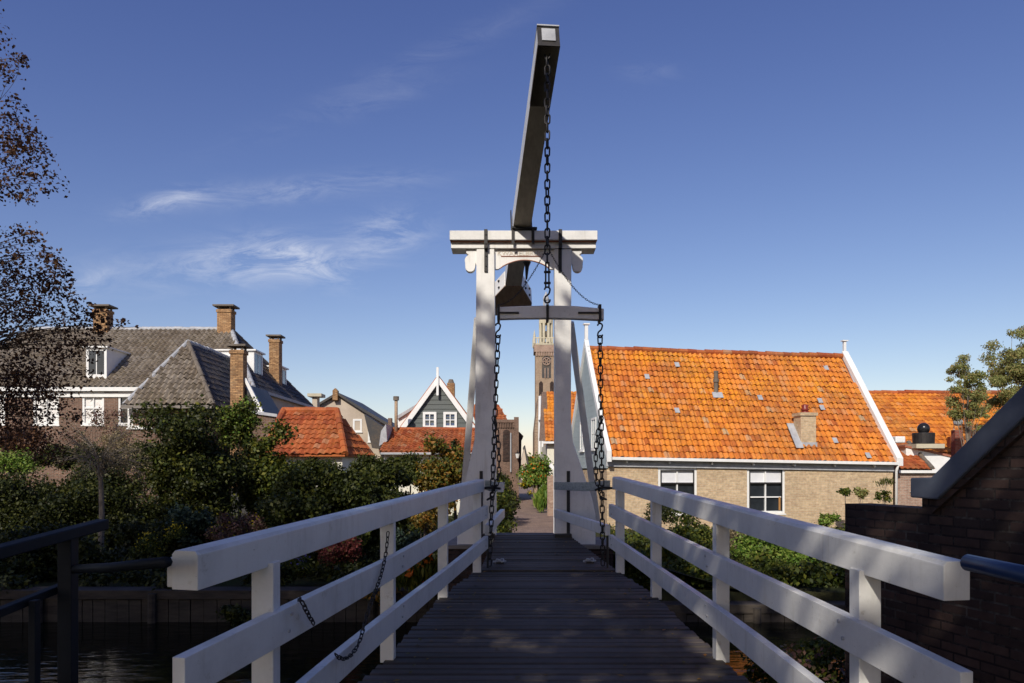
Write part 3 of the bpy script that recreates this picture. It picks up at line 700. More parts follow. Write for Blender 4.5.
# ================================================================== FAR RIGHT: long orange roof, little brick house
def far_right():
    t = thing('roofed_house', 'house behind the cottage with long dull orange tile roof and a black dome vent', 'house', (17, 36, 0))
    d0, d1 = 34, 38
    e0 = Vector((PX(860, d0), d0, PZ(452, d0))); e1 = Vector((PX(1075, d0), d0, PZ(454, d0)))
    r0 = Vector((PX(866, d1), d1, PZ(393.5, d1))); r1 = Vector((PX(1060, d1), d1, PZ(393.5, d1)))
    mb = MB(); roof_base(mb, [e0, e1, r1, r0]); k0 = e0 + Vector((0, 8, 0)); k1 = e1 + Vector((0, 8, 0)); roof_base(mb, [k0, k1, r1, r0])
    rf = mb.build('roof', M['tile_orange2'], t)
    roof_tiles('pantiles', M['tile_orange'], rf, e0, e1 - e0, [e0, e1, r1, r0], .25, .32, .028, 4, .035, seed=8)
    ridge('ridge_tiles', M['tile_orange2'], rf, r0, r1, .12, .4)
    MB().box(e0.x + .3, e1.x - .3, d0 + .3, d0 + 7.7, 0, e0.z - .05).build('wall', M['brick_red'], t)
    v = thing('roof_vent', 'black drum shaped roof vent with a shiny dome, standing on a pale ledge', 'roof vent', (PX(924, 30), 30, PZ(444, 30)))
    c = Vector((PX(923.5, 30), 30, PZ(444, 30)))
    z = Vector((0, 0, 1))
    MB().tube([c, c + z * .02, c + z * .42, c + z * .45], [.38, .40, .42, .40], 20).build('drum', M['iron'], v, smooth=False)
    MB().sphere(c + z * .62, .24, 18, 10).build('dome', paint('black_plastic', (.01, .01, .012), (.02, .02, .022), 4, .2), v, smooth=True)
    l = Vector((PX(911, 30), 29.6, PZ(450, 30)))
    s = thing('flat_roof_annex', 'low annex with a pale ledge and white wall under the black vent', 'building', (l.x, 30, 0))
    MB().box(l.x, PX(939, 30), 29.6, 31.0, c.z - .18, c.z - .005).build('ledge', M['stone'], s)
    MB().prism([P(906, 447, 30.0), P(950, 457, 30.0), P(950, 540, 30.0), P(906, 540, 30.0)], (0, 1.2, 0)).build('wall', M['white_clean'], s)
    MB().prism([P(905, 445, 29.95), P(951, 455, 29.95), P(951, 457, 29.95), P(905, 447, 29.95)], (0, 1.3, 0)).build('coping', M['redline'], s)
    # little brick house with small window
    h = thing('small_brick_house', 'small reddish brick annex with tiny white window beside the cottage downpipe', 'house', (PX(912, 29), 29, 0))
    x0 = PX(897, 29); x1 = PX(945, 29)
    MB().box(x0, x1, 29, 31.5, 0, PZ(473, 29)).build('wall', M['brick_pale'], h)
    MB().box(x0, x1, 28.85, 29.1, PZ(473, 29), PZ(469, 29)).build('gutter', M['white_clean'], h)
    e0 = Vector((x0 - .1, 28.85, PZ(469, 29))); e1 = Vector((PX(930, 29), 28.85, PZ(469, 29))); r0 = Vector((x0 - .3, 31.2, PZ(443, 31))); r1 = Vector((PX(911, 31), 31.2, PZ(443, 31)))
    mb = MB(); roof_base(mb, [e0, e1, r1, r0]); rf = mb.build('roof', M['tile_orange2'], h)
    roof_tiles('pantiles', M['tile_orange2'], rf, e0, e1 - e0, [e0, e1, r1, r0], .22, .3, .026, 5, .03, seed=9)
    ridge('verge_tiles', M['darkstone'], rf, r1, e1, .09, .5)
    window(h, (PX(911, 29), 29, PZ(491, 29)), (1, 0, 0), (0, -1, 0), .38, .42, (), (), fw=.06)
    MB().box(PX(893, 29.2), PX(903, 29.2), 29.0, 29.4, PZ(443, 29.2), PZ(436.5, 29.2)).build('white_ledge', M['white_clean'], h, bevel=.04)
    # antenna chimney
    c = thing('brick_chimney_stack', 'red brick chimney stack with orange pot and thin aerial beside the black vent', 'chimney', (PX(956, 33), 33, PZ(455, 33)))
    MB().box(PX(955, 33), PX(963, 33), 33, 33.3, PZ(470, 33), PZ(430, 33)).build('stack', brick('red_stack_brick', (.35, .08, .05), (.25, .06, .04), (.3, .2, .16)), c)
    MB().tube([(PX(949, 32.9), 32.9, PZ(447, 33)), (PX(949, 32.9), 32.9, PZ(437, 33))], .07, 10).build('pot', M['orange_plastic'], c)
    mb = MB(); x = PX(954, 33.3); mb.tube([(x, 33.3, PZ(430, 33)), (x, 33.3, PZ(398, 33))], .02, 6)
    for k in range(3): mb.tube([(x - .22, 33.3, PZ(404 + 4 * k, 33)), (x + .22, 33.3, PZ(404 + 4 * k, 33))], .012, 5)
    mb.sphere((x + .06, 33.1, PZ(422, 33)), .2, 10, 6, .9)
    mb.build('aerial', M['lead'], c)
far_right()

# ================================================================== LEFT BIG HOUSE
def dormer(parent, o, u, n, w, h, back, glass='glass'):
    """o: lower-left front corner, u along width, n outward, back = depth into the roof"""
    o = Vector(o); u = Vector(u); n = Vector(n); z = Vector((0, 0, 1))
    c = MB().obox(o - n * back, u * w, n * back, z * h).build('dormer', M['white_clean'], parent)
    MB().obox(o - n * (back + .1) - u * .1 + z * h, u * (w + .2), n * (back + .25), z * .07).build('dormer_roof', M['white_clean'], c)
    f = MB(); s = o + n * .002
    fw = w * .12
    f.obox(s, u * fw, n * .03, z * h); f.obox(s + u * (w - fw), u * fw, n * .03, z * h); f.obox(s + u * fw, u * (w - 2 * fw), n * .03, z * h * .2); f.obox(s + u * fw + z * h * .92, u * (w - 2 * fw), n * .03, z * h * .08)
    f.obox(s + u * (w / 2 - .02) + z * h * .2, u * .04, n * .025, z * h * .72)
    f.build('dormer_frame', M['white_clean'], c)
    MB().obox(s + u * fw + z * h * .2, u * (w - 2 * fw), n * .012, z * h * .72).build('dormer_pane', M[glass], c)
    return c
def big_house():
    z = Vector((0, 0, 1))
    t = thing('large_house', 'large brick house with weathered grey hipped tile roof and three slab capped chimneys', 'house', (-16, 38, 0))
    x1 = -11.9; x0 = -27.0; y0 = 34.0; y1 = 44.0; ze = PZ(388, 34)
    zr = PZ(330, 38.8); rx1 = PX(231, 38.8); rx0 = PX(30, 38.8)
    e = [Vector((x0, y0, ze)), Vector((x1, y0, ze)), Vector((x1, y1, ze)), Vector((x0, y1, ze))]; r = [Vector((rx0, 38.8, zr)), Vector((rx1, 38.8, zr))]
    wins = []
    def uw(px): return PX(px, y0) - x0
    for (a, b) in ((33, 59), (82, 104), (118, 138), (-20, 5)):
        wins.append((uw(a), uw(b), PZ(425, y0), PZ(391, y0)))
    mb = MB(); wall_open(mb, (x0, y0, 0), (1, 0, 0), (0, -1, 0), x1 - x0, ze - .1, wins)
    mb.box(x0, x0 + .2, y0 + .13, y1, 0, ze - .1); mb.box(x0, x1, y1 - .2, y1 - .005, 0, ze - .1)
    mb.build('wall', M['brick_red'], t)
    MB().box(x1 - .2, x1 + .004, y0 + .13, y1 - .01, 0, ze - .1).build('side_wall', M['plaster'], t)
    for (a, b, c, d) in wins: window(t, (x0 + a, y0 + .05, c), (1, 0, 0), (0, -1, 0), b - a, d - c, (.5,), (.5,), fw=.10, pane='net' if a < uw(110) else 'glass', depth=.08, bar=.06)
    mb = MB(); roof_base(mb, [e[0], e[1], r[1], r[0]]); roof_base(mb, [e[1], e[2], r[1]]); roof_base(mb, [e[2], e[3], r[0], r[1]]); roof_base(mb, [e[3], e[0], r[0]])
    rf = mb.build('roof', M['tile_black'], t)
    roof_tiles('front_pantiles', M['tile_grey'], rf, e[0], (1, 0, 0), [e[0], e[1], r[1], r[0]], .25, .33, .055, 7, .05, seed=11)
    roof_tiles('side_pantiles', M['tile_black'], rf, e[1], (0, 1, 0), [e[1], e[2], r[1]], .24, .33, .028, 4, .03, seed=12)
    ridge('ridge_tiles', M['lead'], rf, r[0], r[1], .13, .42); ridge('hip_tiles', M['lead'], rf, e[1], r[1], .12, .4); ridge('hip_tiles', M['darkstone'], rf, e[2], r[1], .1, .4)
    MB().box(x0 - .1, x1 + .15, y0 - .22, y0 - .004, ze - .16, ze + .02).build('gutter', M['white_clean'], t)
    MB().box(x0, x1 + .02, y0 - .06, y0 - .003, ze - .42, ze - .22).build('fascia', M['white_clean'], t)
    MB().box(x1 + .006, x1 + .2, y0 - .0, y1, ze - .14, ze + .0).build('side_gutter', M['lead'], t)
    # chimneys
    def ch(pa, pb, pt, d, zb, w2=.8): 
        w = (pb - pa) * d / F; chimney(t, PX((pa + pb) / 2, d), d + w2 / 2, zb, PZ(pt, d), w, w2)
    ch(217, 231, 309, 38.4, zr - .8, .6); ch(93, 107, 309, 38.4, zr - .8, .6); ch(269, 279, 339, 39.6, ze + .2, .55)
    # front dormer
    d = 34.55; dormer(t, P(86.5, 381, d), (1, 0, 0), (0, -1, 0), 20.5 * d / F, 33 * d / F, 2.6)
    # side dormers
    dormer(t, (x1 - .75, 36.2, PZ(381, 36)), (0, 1, 0), (1, 0, 0), 1.25, 1.5, 1.9, 'skyglass')
    dormer(t, (x1 - .75, 40.2, PZ(395, 41)), (0, 1, 0), (1, 0, 0), 1.2, 1.45, 1.9, 'skyglass')
    # front wing
    w = thing('hipped_annex', 'small annex with steep hipped grey tile roof in front of the large house', 'building', (-13.4, 31, 0))
    wx0 = PX(124, 29); wx1 = PX(213, 29); we = PZ(406, 29); ap = P(188, 343, 31.6); bk = Vector((ap.x, 36.3, ap.z))
    a0 = Vector((wx0, 29, we)); a1 = Vector((wx1, 29, we)); b1 = Vector((wx1, 33.9, we)); b0 = Vector((wx0, 33.9, we))
    mb = MB(); roof_base(mb, [a0, a1, ap]); roof_base(mb, [a1, b1, Vector((wx1 - .9, 35, we + 1.1)), bk, ap]); roof_base(mb, [b0, a0, ap, bk])
    rf = mb.build('roof', M['tile_black'], w)
    roof_tiles('front_pantiles', M['tile_grey'], rf, a0, (1, 0, 0), [a0, a1, ap], .24, .31, .055, 7, .05, seed=13)
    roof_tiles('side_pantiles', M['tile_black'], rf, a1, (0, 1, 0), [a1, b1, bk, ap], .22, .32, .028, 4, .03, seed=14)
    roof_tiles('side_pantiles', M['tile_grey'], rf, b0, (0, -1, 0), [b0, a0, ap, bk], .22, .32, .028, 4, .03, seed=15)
    ridge('hip_tiles', M['lead'], rf, a0, ap, .10, .36); ridge('hip_tiles', M['darkstone'], rf, a1, ap, .10, .36); ridge('ridge_tiles', M['lead'], rf, ap, bk, .11, .4)
    MB().box(wx0 + .2, wx1 - .2, 29.3, 33.95, 0, we - .12).build('wall', M['brick_red'], w)
    MB().box(wx0 - .05, wx1 + .05, 28.85, 28.99, we - .1, we + .02).build('gutter', M['greywood'], w)
    window(w, (PX(128, 29.3), 29.3, PZ(428, 29.3)), (1, 0, 0), (0, -1, 0), .95, .7, (.5,), (), fw=.09, pane='net')
    chimney(w, PX(235, 29.6), 30, 1.5, PZ(349, 29.6), 13 * 29.6 / F, .45, 'brick_chim', 'darkstone')
    g = thing('side_shed', 'narrow dark shed with a sloping white verge board right of the yellow chimney', 'shed', (PX(255, 29), 29, 0))
    MB().prism([P(231, 560, 30), P(231, 385, 30), P(243, 383, 30), P(262, 415, 30), P(262, 560, 30)], (0, 3, 0)).build('wall', M['tile_black'], g)
    MB().prism([P(243, 378, 29.9), P(246, 378, 29.9), P(265, 415, 29.9), P(260, 415, 29.9)], (0, .12, 0)).build('verge_board', M['white_clean'], g)
    MB().prism([P(250, 560, 29.8), P(250, 413, 29.8), P(275, 417, 29.8), P(275, 560, 29.8)], (0, 2, 0)).build('annex_wall', M['brick_red'], g)
    MB().prism([P(248, 413, 29.7), P(248, 410, 29.7), P(277, 414, 29.7), P(277, 417, 29.7)], (0, 2.2, 0)).build('annex_gutter', M['lead'], g)
    return t
big_house()

# ---- beige gabled house
def beige():
    t = thing('plastered_house', 'beige plastered gable end with dark roof and white windows between the chimneys and boarded gable', 'house', (PX(350, 50), 50, 0))
    d = 50
    MB().prism([P(305, 540, d), P(305, 412, d), P(337, 394, d), P(362, 411, d), P(391, 427, d), P(391, 540, d)], (0, 8, 0)).build('wall', M['plaster'], t)
    mb = MB(); mb.prism([P(303, 412, d - .3), P(337, 392, d - .3), P(337, 394.5, d - .3), P(303, 414.5, d - .3)], (0, 8.5, 0))
    mb.prism([P(337, 392, d - .3), P(363, 408.5, d - .3), P(392, 425.5, d - .3), P(392, 428.5, d - .3), P(363, 411.5, d - .3), P(337, 394.5, d - .3)], (0, 8.5, 0))
    mb.build('roof', M['tile_black'], t)
    mb = MB(); mb.prism([P(332.5, 400, d - .4), P(332.5, 390.5, d - .4), P(335, 388, d - .4), P(337.5, 390.5, d - .4), P(337.5, 400, d - .4)], (0, .4, 0)); mb.build('gable_post', M['brick_chim'], t)
    w = 9 * d / F; window(t, P(353, 432, d), (1, 0, 0), (0, -1, 0), w, 13 * d / F, (), (), fw=.12)
    window(t, P(368, 442, d), (1, 0, 0), (0, -1, 0), 8 * d / F, 18 * d / F, (.5,), (), fw=.12, pane='net')
    MB().prism([P(364, 414, d - 2), P(388, 430, d - 2), P(388, 448, d - 2), P(372, 448, d - 2)], (0, 1.6, 0)).build('dark_lean_to', M['tile_black'], t)
    MB().box(PX(388, 49), PX(391.5, 49), 49, 49.4, PZ(440, 49), PZ(418, 49)).build('chimney', M['brick_red'], t)
    s = thing('stone_canopy', 'small pale flat canopy on the roof edge left of the beige gable', 'canopy', (PX(315, 46), 46, PZ(402, 46)))
    MB().box(PX(309, 46), PX(323, 46), 45.6, 46.6, PZ(397, 46), PZ(394, 46)).build('slab', M['stone'], s)
    MB().box(PX(313, 46), PX(318, 46), 45.8, 46.4, PZ(408, 46), PZ(397, 46)).build('post', M['plaster'], s)
beige()
# ---- small orange hipped roof
def small_orange():
    d = 25.0; t = thing('garden_house', 'little white walled garden house with orange hipped tile roof', 'house', (PX(322, d), d + 2, 0))
    z = Vector((0, 0, 1))
    a0 = P(263, 452, d); a1 = P(345, 456, d); a0.z = a1.z = PZ(455, d); b1 = Vector((PX(368, d + 4) + .3, d + 4, a0.z)); b0 = Vector((a0.x - .2, d + 4.2, a0.z))
    r0 = P(284, 411.5, d + 2.1); r1 = P(337, 411.5, d + 2.1)
    mb = MB(); roof_base(mb, [a0, a1, r1, r0]); roof_base(mb, [a1, b1, r1]); roof_base(mb, [b1, b0, r0, r1]); roof_base(mb, [b0, a0, r0])
    rf = mb.build('roof', M['tile_orange2'], t)
    roof_tiles('front_pantiles', M['tile_orange2'], rf, a0, a1 - a0, [a0, a1, r1, r0], .23, .3, .032, 6, .04, seed=21)
    roof_tiles('side_pantiles', M['tile_orange2'], rf, a1, b1 - a1, [a1, b1, r1], .23, .3, .032, 6, .04, seed=22)
    ridge('ridge_tiles', M['tile_orange2'], rf, r0, r1, .12, .36); ridge('hip_tiles', M['tile_orange2'], rf, a1, r1, .12, .36); ridge('hip_tiles', M['tile_orange2'], rf, a0, r0, .12, .36)
    MB().prism([(a0.x + .2, d + .25, 0), (a1.x - .15, d + .25, 0), (b1.x - .2, d + 3.8, 0), (b0.x + .4, d + 3.8, 0)], (0, 0, a0.z - .06)).build('wall', M['cream'], t)
small_orange()
# ---- dark boarded gable house (white barge boards)
def zaan():
    d = 40.0; t = thing('boarded_gable_house', 'dark grey-green boarded gable with white barge boards and two white windows', 'house', (PX(438, d), d, 0)); z = Vector((0, 0, 1))
    mb = MB(); y = 376; ap = (438, 381)
    k = 0
    while True:
        ya = 432 - k * 4.6; yb = ya - 4.4
        if yb < 383: break
        f = (ya - 381) / (432 - 381); xl = 438 - 36 * f; xr = 438 + 36 * f
        f2 = (yb - 381) / 51; xl2 = 438 - 36 * f2; xr2 = 438 + 36 * f2
        mb.prism([P(xl, ya, d - .03), P(xr, ya, d - .03), P(xr2, yb, d), P(xl2, yb, d)], (0, .1, 0)); k += 1
    mb.build('boards', M['zaan'], t)
    MB().prism([P(402, 540, d), P(402, 430, d), P(438, 383, d + .08), P(474, 430, d), P(474, 540, d)], (0, 7, 0)).build('wall', M['zaan'], t)
    bb = MB(); bb.prism([P(396, 433, d - .25), P(438, 375.5, d - .25), P(438, 383, d - .25), P(402, 433, d - .25)], (0, .2, 0)); bb.prism([P(480, 433, d - .25), P(438, 375.5, d - .25), P(438, 383, d - .25), P(474, 433, d - .25)], (0, .2, 0))
    bb.build('barge_board', M['white_clean'], t)
    rf = MB(); rf.prism([P(394.5, 434, d), P(438, 374.5, d), P(438, 377, d), P(397, 434, d)], (0, 7.2, 0)); rf.prism([P(481.5, 434, d), P(438, 374.5, d), P(438, 377, d), P(479, 434, d)], (0, 7.2, 0)); rf.build('roof', M['tile_orange2'], t)
    MB().box(PX(437, d), PX(439.2, d), d - .35, d - .24, PZ(396, d), PZ(368, d)).build('finial', M['white_clean'], t)
    for a in (423, 443.5): window(t, P(a, 428, d - .03), (1, 0, 0), (0, -1, 0), 13.5 * d / F, 16 * d / F, (.5,), (.5,), fw=.13, pane='skyglass', sill=False, bar=.05, depth=.1, proud=.08)
    ch = MB().box(PX(447, 43), PX(454.5, 43), 43, 43.4, PZ(410, 43), PZ(383, 43)).build('chimney', M['brick_chim'], t)
    MB().tube([(PX(450.7, 43), 43.2, PZ(383, 43)), (PX(450.7, 43), 43.2, PZ(379, 43))], [.2, .12], 10).build('pot', M['darkstone'], ch)
    # low orange lean-to in front
    l = thing('low_tiled_outhouse', 'low outhouse with shallow orange tile roof in front of the boarded gable', 'outhouse', (PX(430, 36), 36, 0))
    e0 = P(381, 452, 35.5); e1 = P(480, 452, 35.5); r0 = P(385, 430, 38.5); r1 = P(482, 430, 38.5)
    m2 = MB(); roof_base(m2, [e0, e1, r1, r0]); rf = m2.build('roof', M['tile_orange2'], l)
    roof_tiles('pantiles', M['tile_orange2'], rf, e0, e1 - e0, [e0, e1, r1, r0], .24, .32, .034, 6, .04, seed=31); ridge('ridge_tiles', M['tile_orange2'], rf, r0, r1, .1, .4)
    MB().box(e0.x + .1, e1.x - .1, 35.8, 38.4, 0, e0.z - .06).build('wall', M['cream'], l)
    MB().box(e0.x, e1.x, 35.35, 35.49, e0.z - .12, e0.z - .02).build('gutter', M['lead'], l)
    MB().prism([P(381, 431, 36.5), P(386, 424, 36.5), P(387, 441, 36.5), P(379, 446, 36.5)], (0, 2, 0)).build('lead_verge', M['lead'], l)
    w = thing('white_gabled_shed', 'small white building end half hidden left of the boarded gable', 'building', (PX(405, 44), 44, 0))
    MB().prism([P(398, 440, 44), P(398, 417, 44), P(409, 412, 44), P(420, 405, 44), P(420, 440, 44)], (0, 5, 0)).build('wall', M['white_clean'], w)
    MB().prism([P(396.5, 416, 43.8), P(420, 402, 43.8), P(420, 405, 43.8), P(397.5, 419, 43.8)], (0, 5.3, 0)).build('verge_board', M['lead'], w)
    p = thing('flue_pipe', 'tall thin brown flue pipe with a dark cowl left of the boarded gable', 'flue pipe', (PX(395.5, 38), 38.2, PZ(428, 38)))
    MB().tube([(PX(395.5, 38), 38.2, PZ(433, 38)), (PX(395.5, 38), 38.2, PZ(399, 38))], .085, 10).build('pipe', M['underside'], p, smooth=True)
    MB().tube([(PX(395.5, 38), 38.2, PZ(400, 38)), (PX(395.5, 38), 38.2, PZ(396, 38))], .15, 10).build('cowl', M['darkstone'], p)
zaan()
# ---- red brick building with arched panels in alley left
def alley_brick():
    d = 52; t = thing('arched_brick_building', 'dark red brick building with corbelled parapet and arched wall niches on the alley', 'building', (PX(500, d), d, 0))
    mb = MB(); mb.prism([P(476, 560, d), P(476, 421, d), P(514, 421, d), P(514, 418.5, d), P(518.5, 418.5, d), P(518.5, 560, d)], (0, .6, 0)); mb.prism([P(476, 560, d + .6), P(476, 424, d + .6), P(518.2, 424, d + .6), P(518.2, 560, d + .6)], (0, 8, 0))
    mb.build('wall', M['brick_red'], t)
    mb = MB()
    for i in range(8): x = 495 + i * 2.5; mb.prism([P(x, 427.5, d - .12), P(x, 421, d - .12), P(x + 1.4, 421, d - .12), P(x + 1.4, 427.5, d - .12)], (0, .118, 0))
    mb.prism([P(494, 422.5, d - .16), P(494, 419.5, d - .16), P(514, 419.5, d - .16), P(514, 422.5, d - .16)], (0, .155, 0)); mb.prism([P(514, 560, d - .14), P(514, 417, d - .14), P(518.8, 417, d - .14), P(518.8, 560, d - .14)], (0, .138, 0))
    mb.build('corbels', M['brick_red'], t)
    for (xa, xb) in ((503, 510),):
        mb = MB(); n = 8; pts = [P(xa, 462, d - .004), P(xb, 462, d - .004)] + [P((xa + xb) / 2 + (xb - xa) / 2 * math.cos(math.pi * k / n), 433 - 3.5 * math.sin(math.pi * k / n), d - .004) for k in range(n + 1)]
        mb.prism(pts, (0, .003, 0)); mb.build('niche', M['brick_dark'], t)
    MB().tube([P(510.8, 472, d - .1), P(510.8, 433, d - .1)], .05, 6).build('drainpipe', M['lead'], t)
    mb = MB(); mb.prism([P(516, 470, d + 4), P(516, 430, d + 4), P(519.5, 432, d + 4), P(523.5, 436, d + 4), P(521.5, 440, d + 4), P(521, 470, d + 4)], (0, 4, 0)); mb.build('side_bay', M['brick_dark'], t)
    r = thing('tiled_roof_house', 'orange tile roof end rising behind the arched brick building', 'house', (PX(500, 58), 60, 0))
    e0 = P(476, 424, 56); e1 = P(510, 424, 56); r1 = P(499, 405, 59); r0 = P(470, 405, 59); m2 = MB(); roof_base(m2, [e0, e1, r1, r0]); rf = m2.build('roof', M['tile_orange2'], r)
    roof_tiles('pantiles', M['tile_orange2'], rf, e0, e1 - e0, [e0, e1, r1, r0], .3, .4, .035, 4, .04, seed=33); MB().box(PX(476, 57), PX(507, 57), 57, 60, 0, e0.z - .1).build('wall', M['brick_red'], r)
    l = thing('wall_lantern', 'small white street lantern on the corner of the arched brick building', 'lantern', P(517.5, 455, d - .5))
    c = P(517.5, 455, d - .5); MB().tube([c + Vector((0, .36, .25)), c + Vector((0, 0, .3)), c + Vector((0, 0, .1))], .03, 6).build('bracket', M['iron'], l)
    MB().tube([c + Vector((0, 0, .1)), c - Vector((0, 0, .22))], [.17, .09], 8).build('lamp_glass', M['white_clean'], l); MB().tube([c + Vector((0, 0, .11)), c + Vector((0, 0, .2))], [.2, .03], 8).build('lamp_cap', M['iron'], l)
    g = thing('distant_gable_house', 'distant pale house with steep dark gable at the end of the alley', 'house', (PX(525, 95), 95, 0))
    MB().prism([P(521, 480, 95), P(521, 462, 95), P(524.5, 447, 95), P(528, 462, 95), P(528, 480, 95)], (0, 8, 0)).build('wall', M['plaster'], g)
    MB().prism([P(523.8, 446, 94.8), P(525, 445, 94.8), P(529, 464, 94.8), P(526.8, 464, 94.8)], (0, 9, 0)).build('roof', M['tile_black'], g)
alley_brick()
# ---- carillon tower
def tower():
    d = 130.0; s = d / F; t = thing('carillon_tower', 'tall slim brick clock tower with pale stone gallery and open lantern top', 'tower', (PX(546, d), d, 0)); z = Vector((0, 0, 1))
    cx = PX(546.5, d); hw = 11.0 * s; zc = lambda y: PZ(y, d)
    MB().box(cx - hw, cx + hw, d, d + 2 * hw, 0, zc(352)).build('wall', M['brick_tower'], t)
    mb = MB(); mb.box(cx - hw - .25, cx + hw + .25, d - .25, d + 2 * hw + .25, zc(352), zc(345)); 
    for k in range(9): x = cx - hw + (k + .5) * 2 * hw / 9; mb.box(x - .13, x + .13, d - .22, d + .0, zc(356), zc(352))
    mb.build('cornice', M['brick_pale'], t)
    mb = MB(); mb.box(cx - hw - .3, cx + hw + .3, d - .3, d + 2 * hw + .3, zc(345), zc(343.6)); mb.box(cx - hw - .3, cx + hw + .3, d - .3, d - .1, zc(338.5), zc(337.5))
    mb.box(cx - hw - .3, cx - hw - .1, d - .3, d + 2 * hw + .3, zc(338.5), zc(337.5)); mb.box(cx + hw + .1, cx + hw + .3, d - .3, d + 2 * hw + .3, zc(338.5), zc(337.5))
    for k in range(9):
        x = cx - hw - .2 + k * (2 * hw + .4) / 8; mb.box(x - .12, x + .12, d - .28, d - .1, zc(343.6), zc(338.5))
    for sx in (-1, 1):
        for yy in (d - .2, d + 2 * hw + .2):
            mb.tube([(cx + sx * (hw + .2), yy, zc(344)), (cx + sx * (hw + .2), yy, zc(336)), (cx + sx * (hw + .2), yy, zc(330))], [.25, .22, .02], 8)
    mb.build('gallery', M['stone'], t)
    # clock / tracery opening
    n = 20; c = Vector((cx, d - .03, zc(361.5))); r1 = 4.6 * s; ring = [c + Vector((math.cos(a * 2 * math.pi / n) * r1, 0, math.sin(a * 2 * math.pi / n) * r1)) for a in range(n)]
    o = MB(); o.prism([Vector((cx - r1, d - .02, zc(378))), Vector((cx + r1, d - .02, zc(378))), Vector((cx + r1, d - .02, zc(358))), Vector((cx, d - .02, zc(355.5))), Vector((cx - r1, d - .02, zc(358)))], (0, .015, 0)); o.build('belfry_opening', M['tile_black'], t)
    mb = MB(); mb.tube([c + Vector((math.cos(a * 2 * math.pi / n) * r1 * .8, -.1, math.sin(a * 2 * math.pi / n) * r1 * .8)) for a in range(n + 1)], .10, 5)
    for a in range(6): an = a * math.pi / 3; mb.tube([c + Vector((0, -.1, 0)), c + Vector((math.cos(an) * r1 * .75, -.1, math.sin(an) * r1 * .75))], .09, 5)
    for x in (-.33, .33): mb.box(cx + x * r1 - .08, cx + x * r1 + .08, d - .2, d - .03, zc(378), zc(368))
    mb.build('clock', M['brick_pale'], t)
    mb = MB()
    for x in (-.5, .5): mb.prism([Vector((cx + x * hw - .35, d - .015, zc(396))), Vector((cx + x * hw + .35, d - .015, zc(396))), Vector((cx + x * hw + .35, d - .015, zc(383))), Vector((cx + x * hw, d - .015, zc(381))), Vector((cx + x * hw - .35, d - .015, zc(383)))], (0, .01, 0))
    mb.build('wall_niches', M['brick_dark'], t)
    # lantern
    lc = Vector((cx, d + hw, 0)); mb = MB()
    for k in range(8):
        a = math.pi / 8 + k * math.pi / 4; x = lc.x + math.cos(a) * 6.0 * s; y = lc.y + math.sin(a) * 6.0 * s
        mb.tube([(x, y, zc(344)), (x, y, zc(318))], .26, 8)
    for (ya, yb, r) in ((322, 318, 7.2), (345, 341, 7.2)): mb.tube([lc + z * zc(ya), lc + z * zc(yb)], r * s, 8)
    ln = mb.build('lantern', M['stone'], t)
    mb = MB(); mb.tube([lc + z * zc(y) for y in (318, 315, 311, 307, 304)], [7 * s, 6.6 * s, 5 * s, 3.2 * s, 2.4 * s], 12)
    for k in range(6):
        a = k * math.pi / 3; mb.tube([(lc.x + math.cos(a) * 2.1 * s, lc.y + math.sin(a) * 2.1 * s, zc(304)), (lc.x + math.cos(a) * 2.1 * s, lc.y + math.sin(a) * 2.1 * s, zc(298))], .12, 5)
    mb.tube([lc + z * zc(y) for y in (298, 296.5, 294, 291, 289)], [2.8 * s, 3.2 * s, 2.5 * s, 1 * s, .3 * s], 12)
    mb.build('onion_dome', M['lead'], ln, smooth=False)
    mb = MB(); mb.sphere(lc + z * zc(333), .8, 10, 8, .9); mb.build('bell', M['darkstone'], ln)
tower()
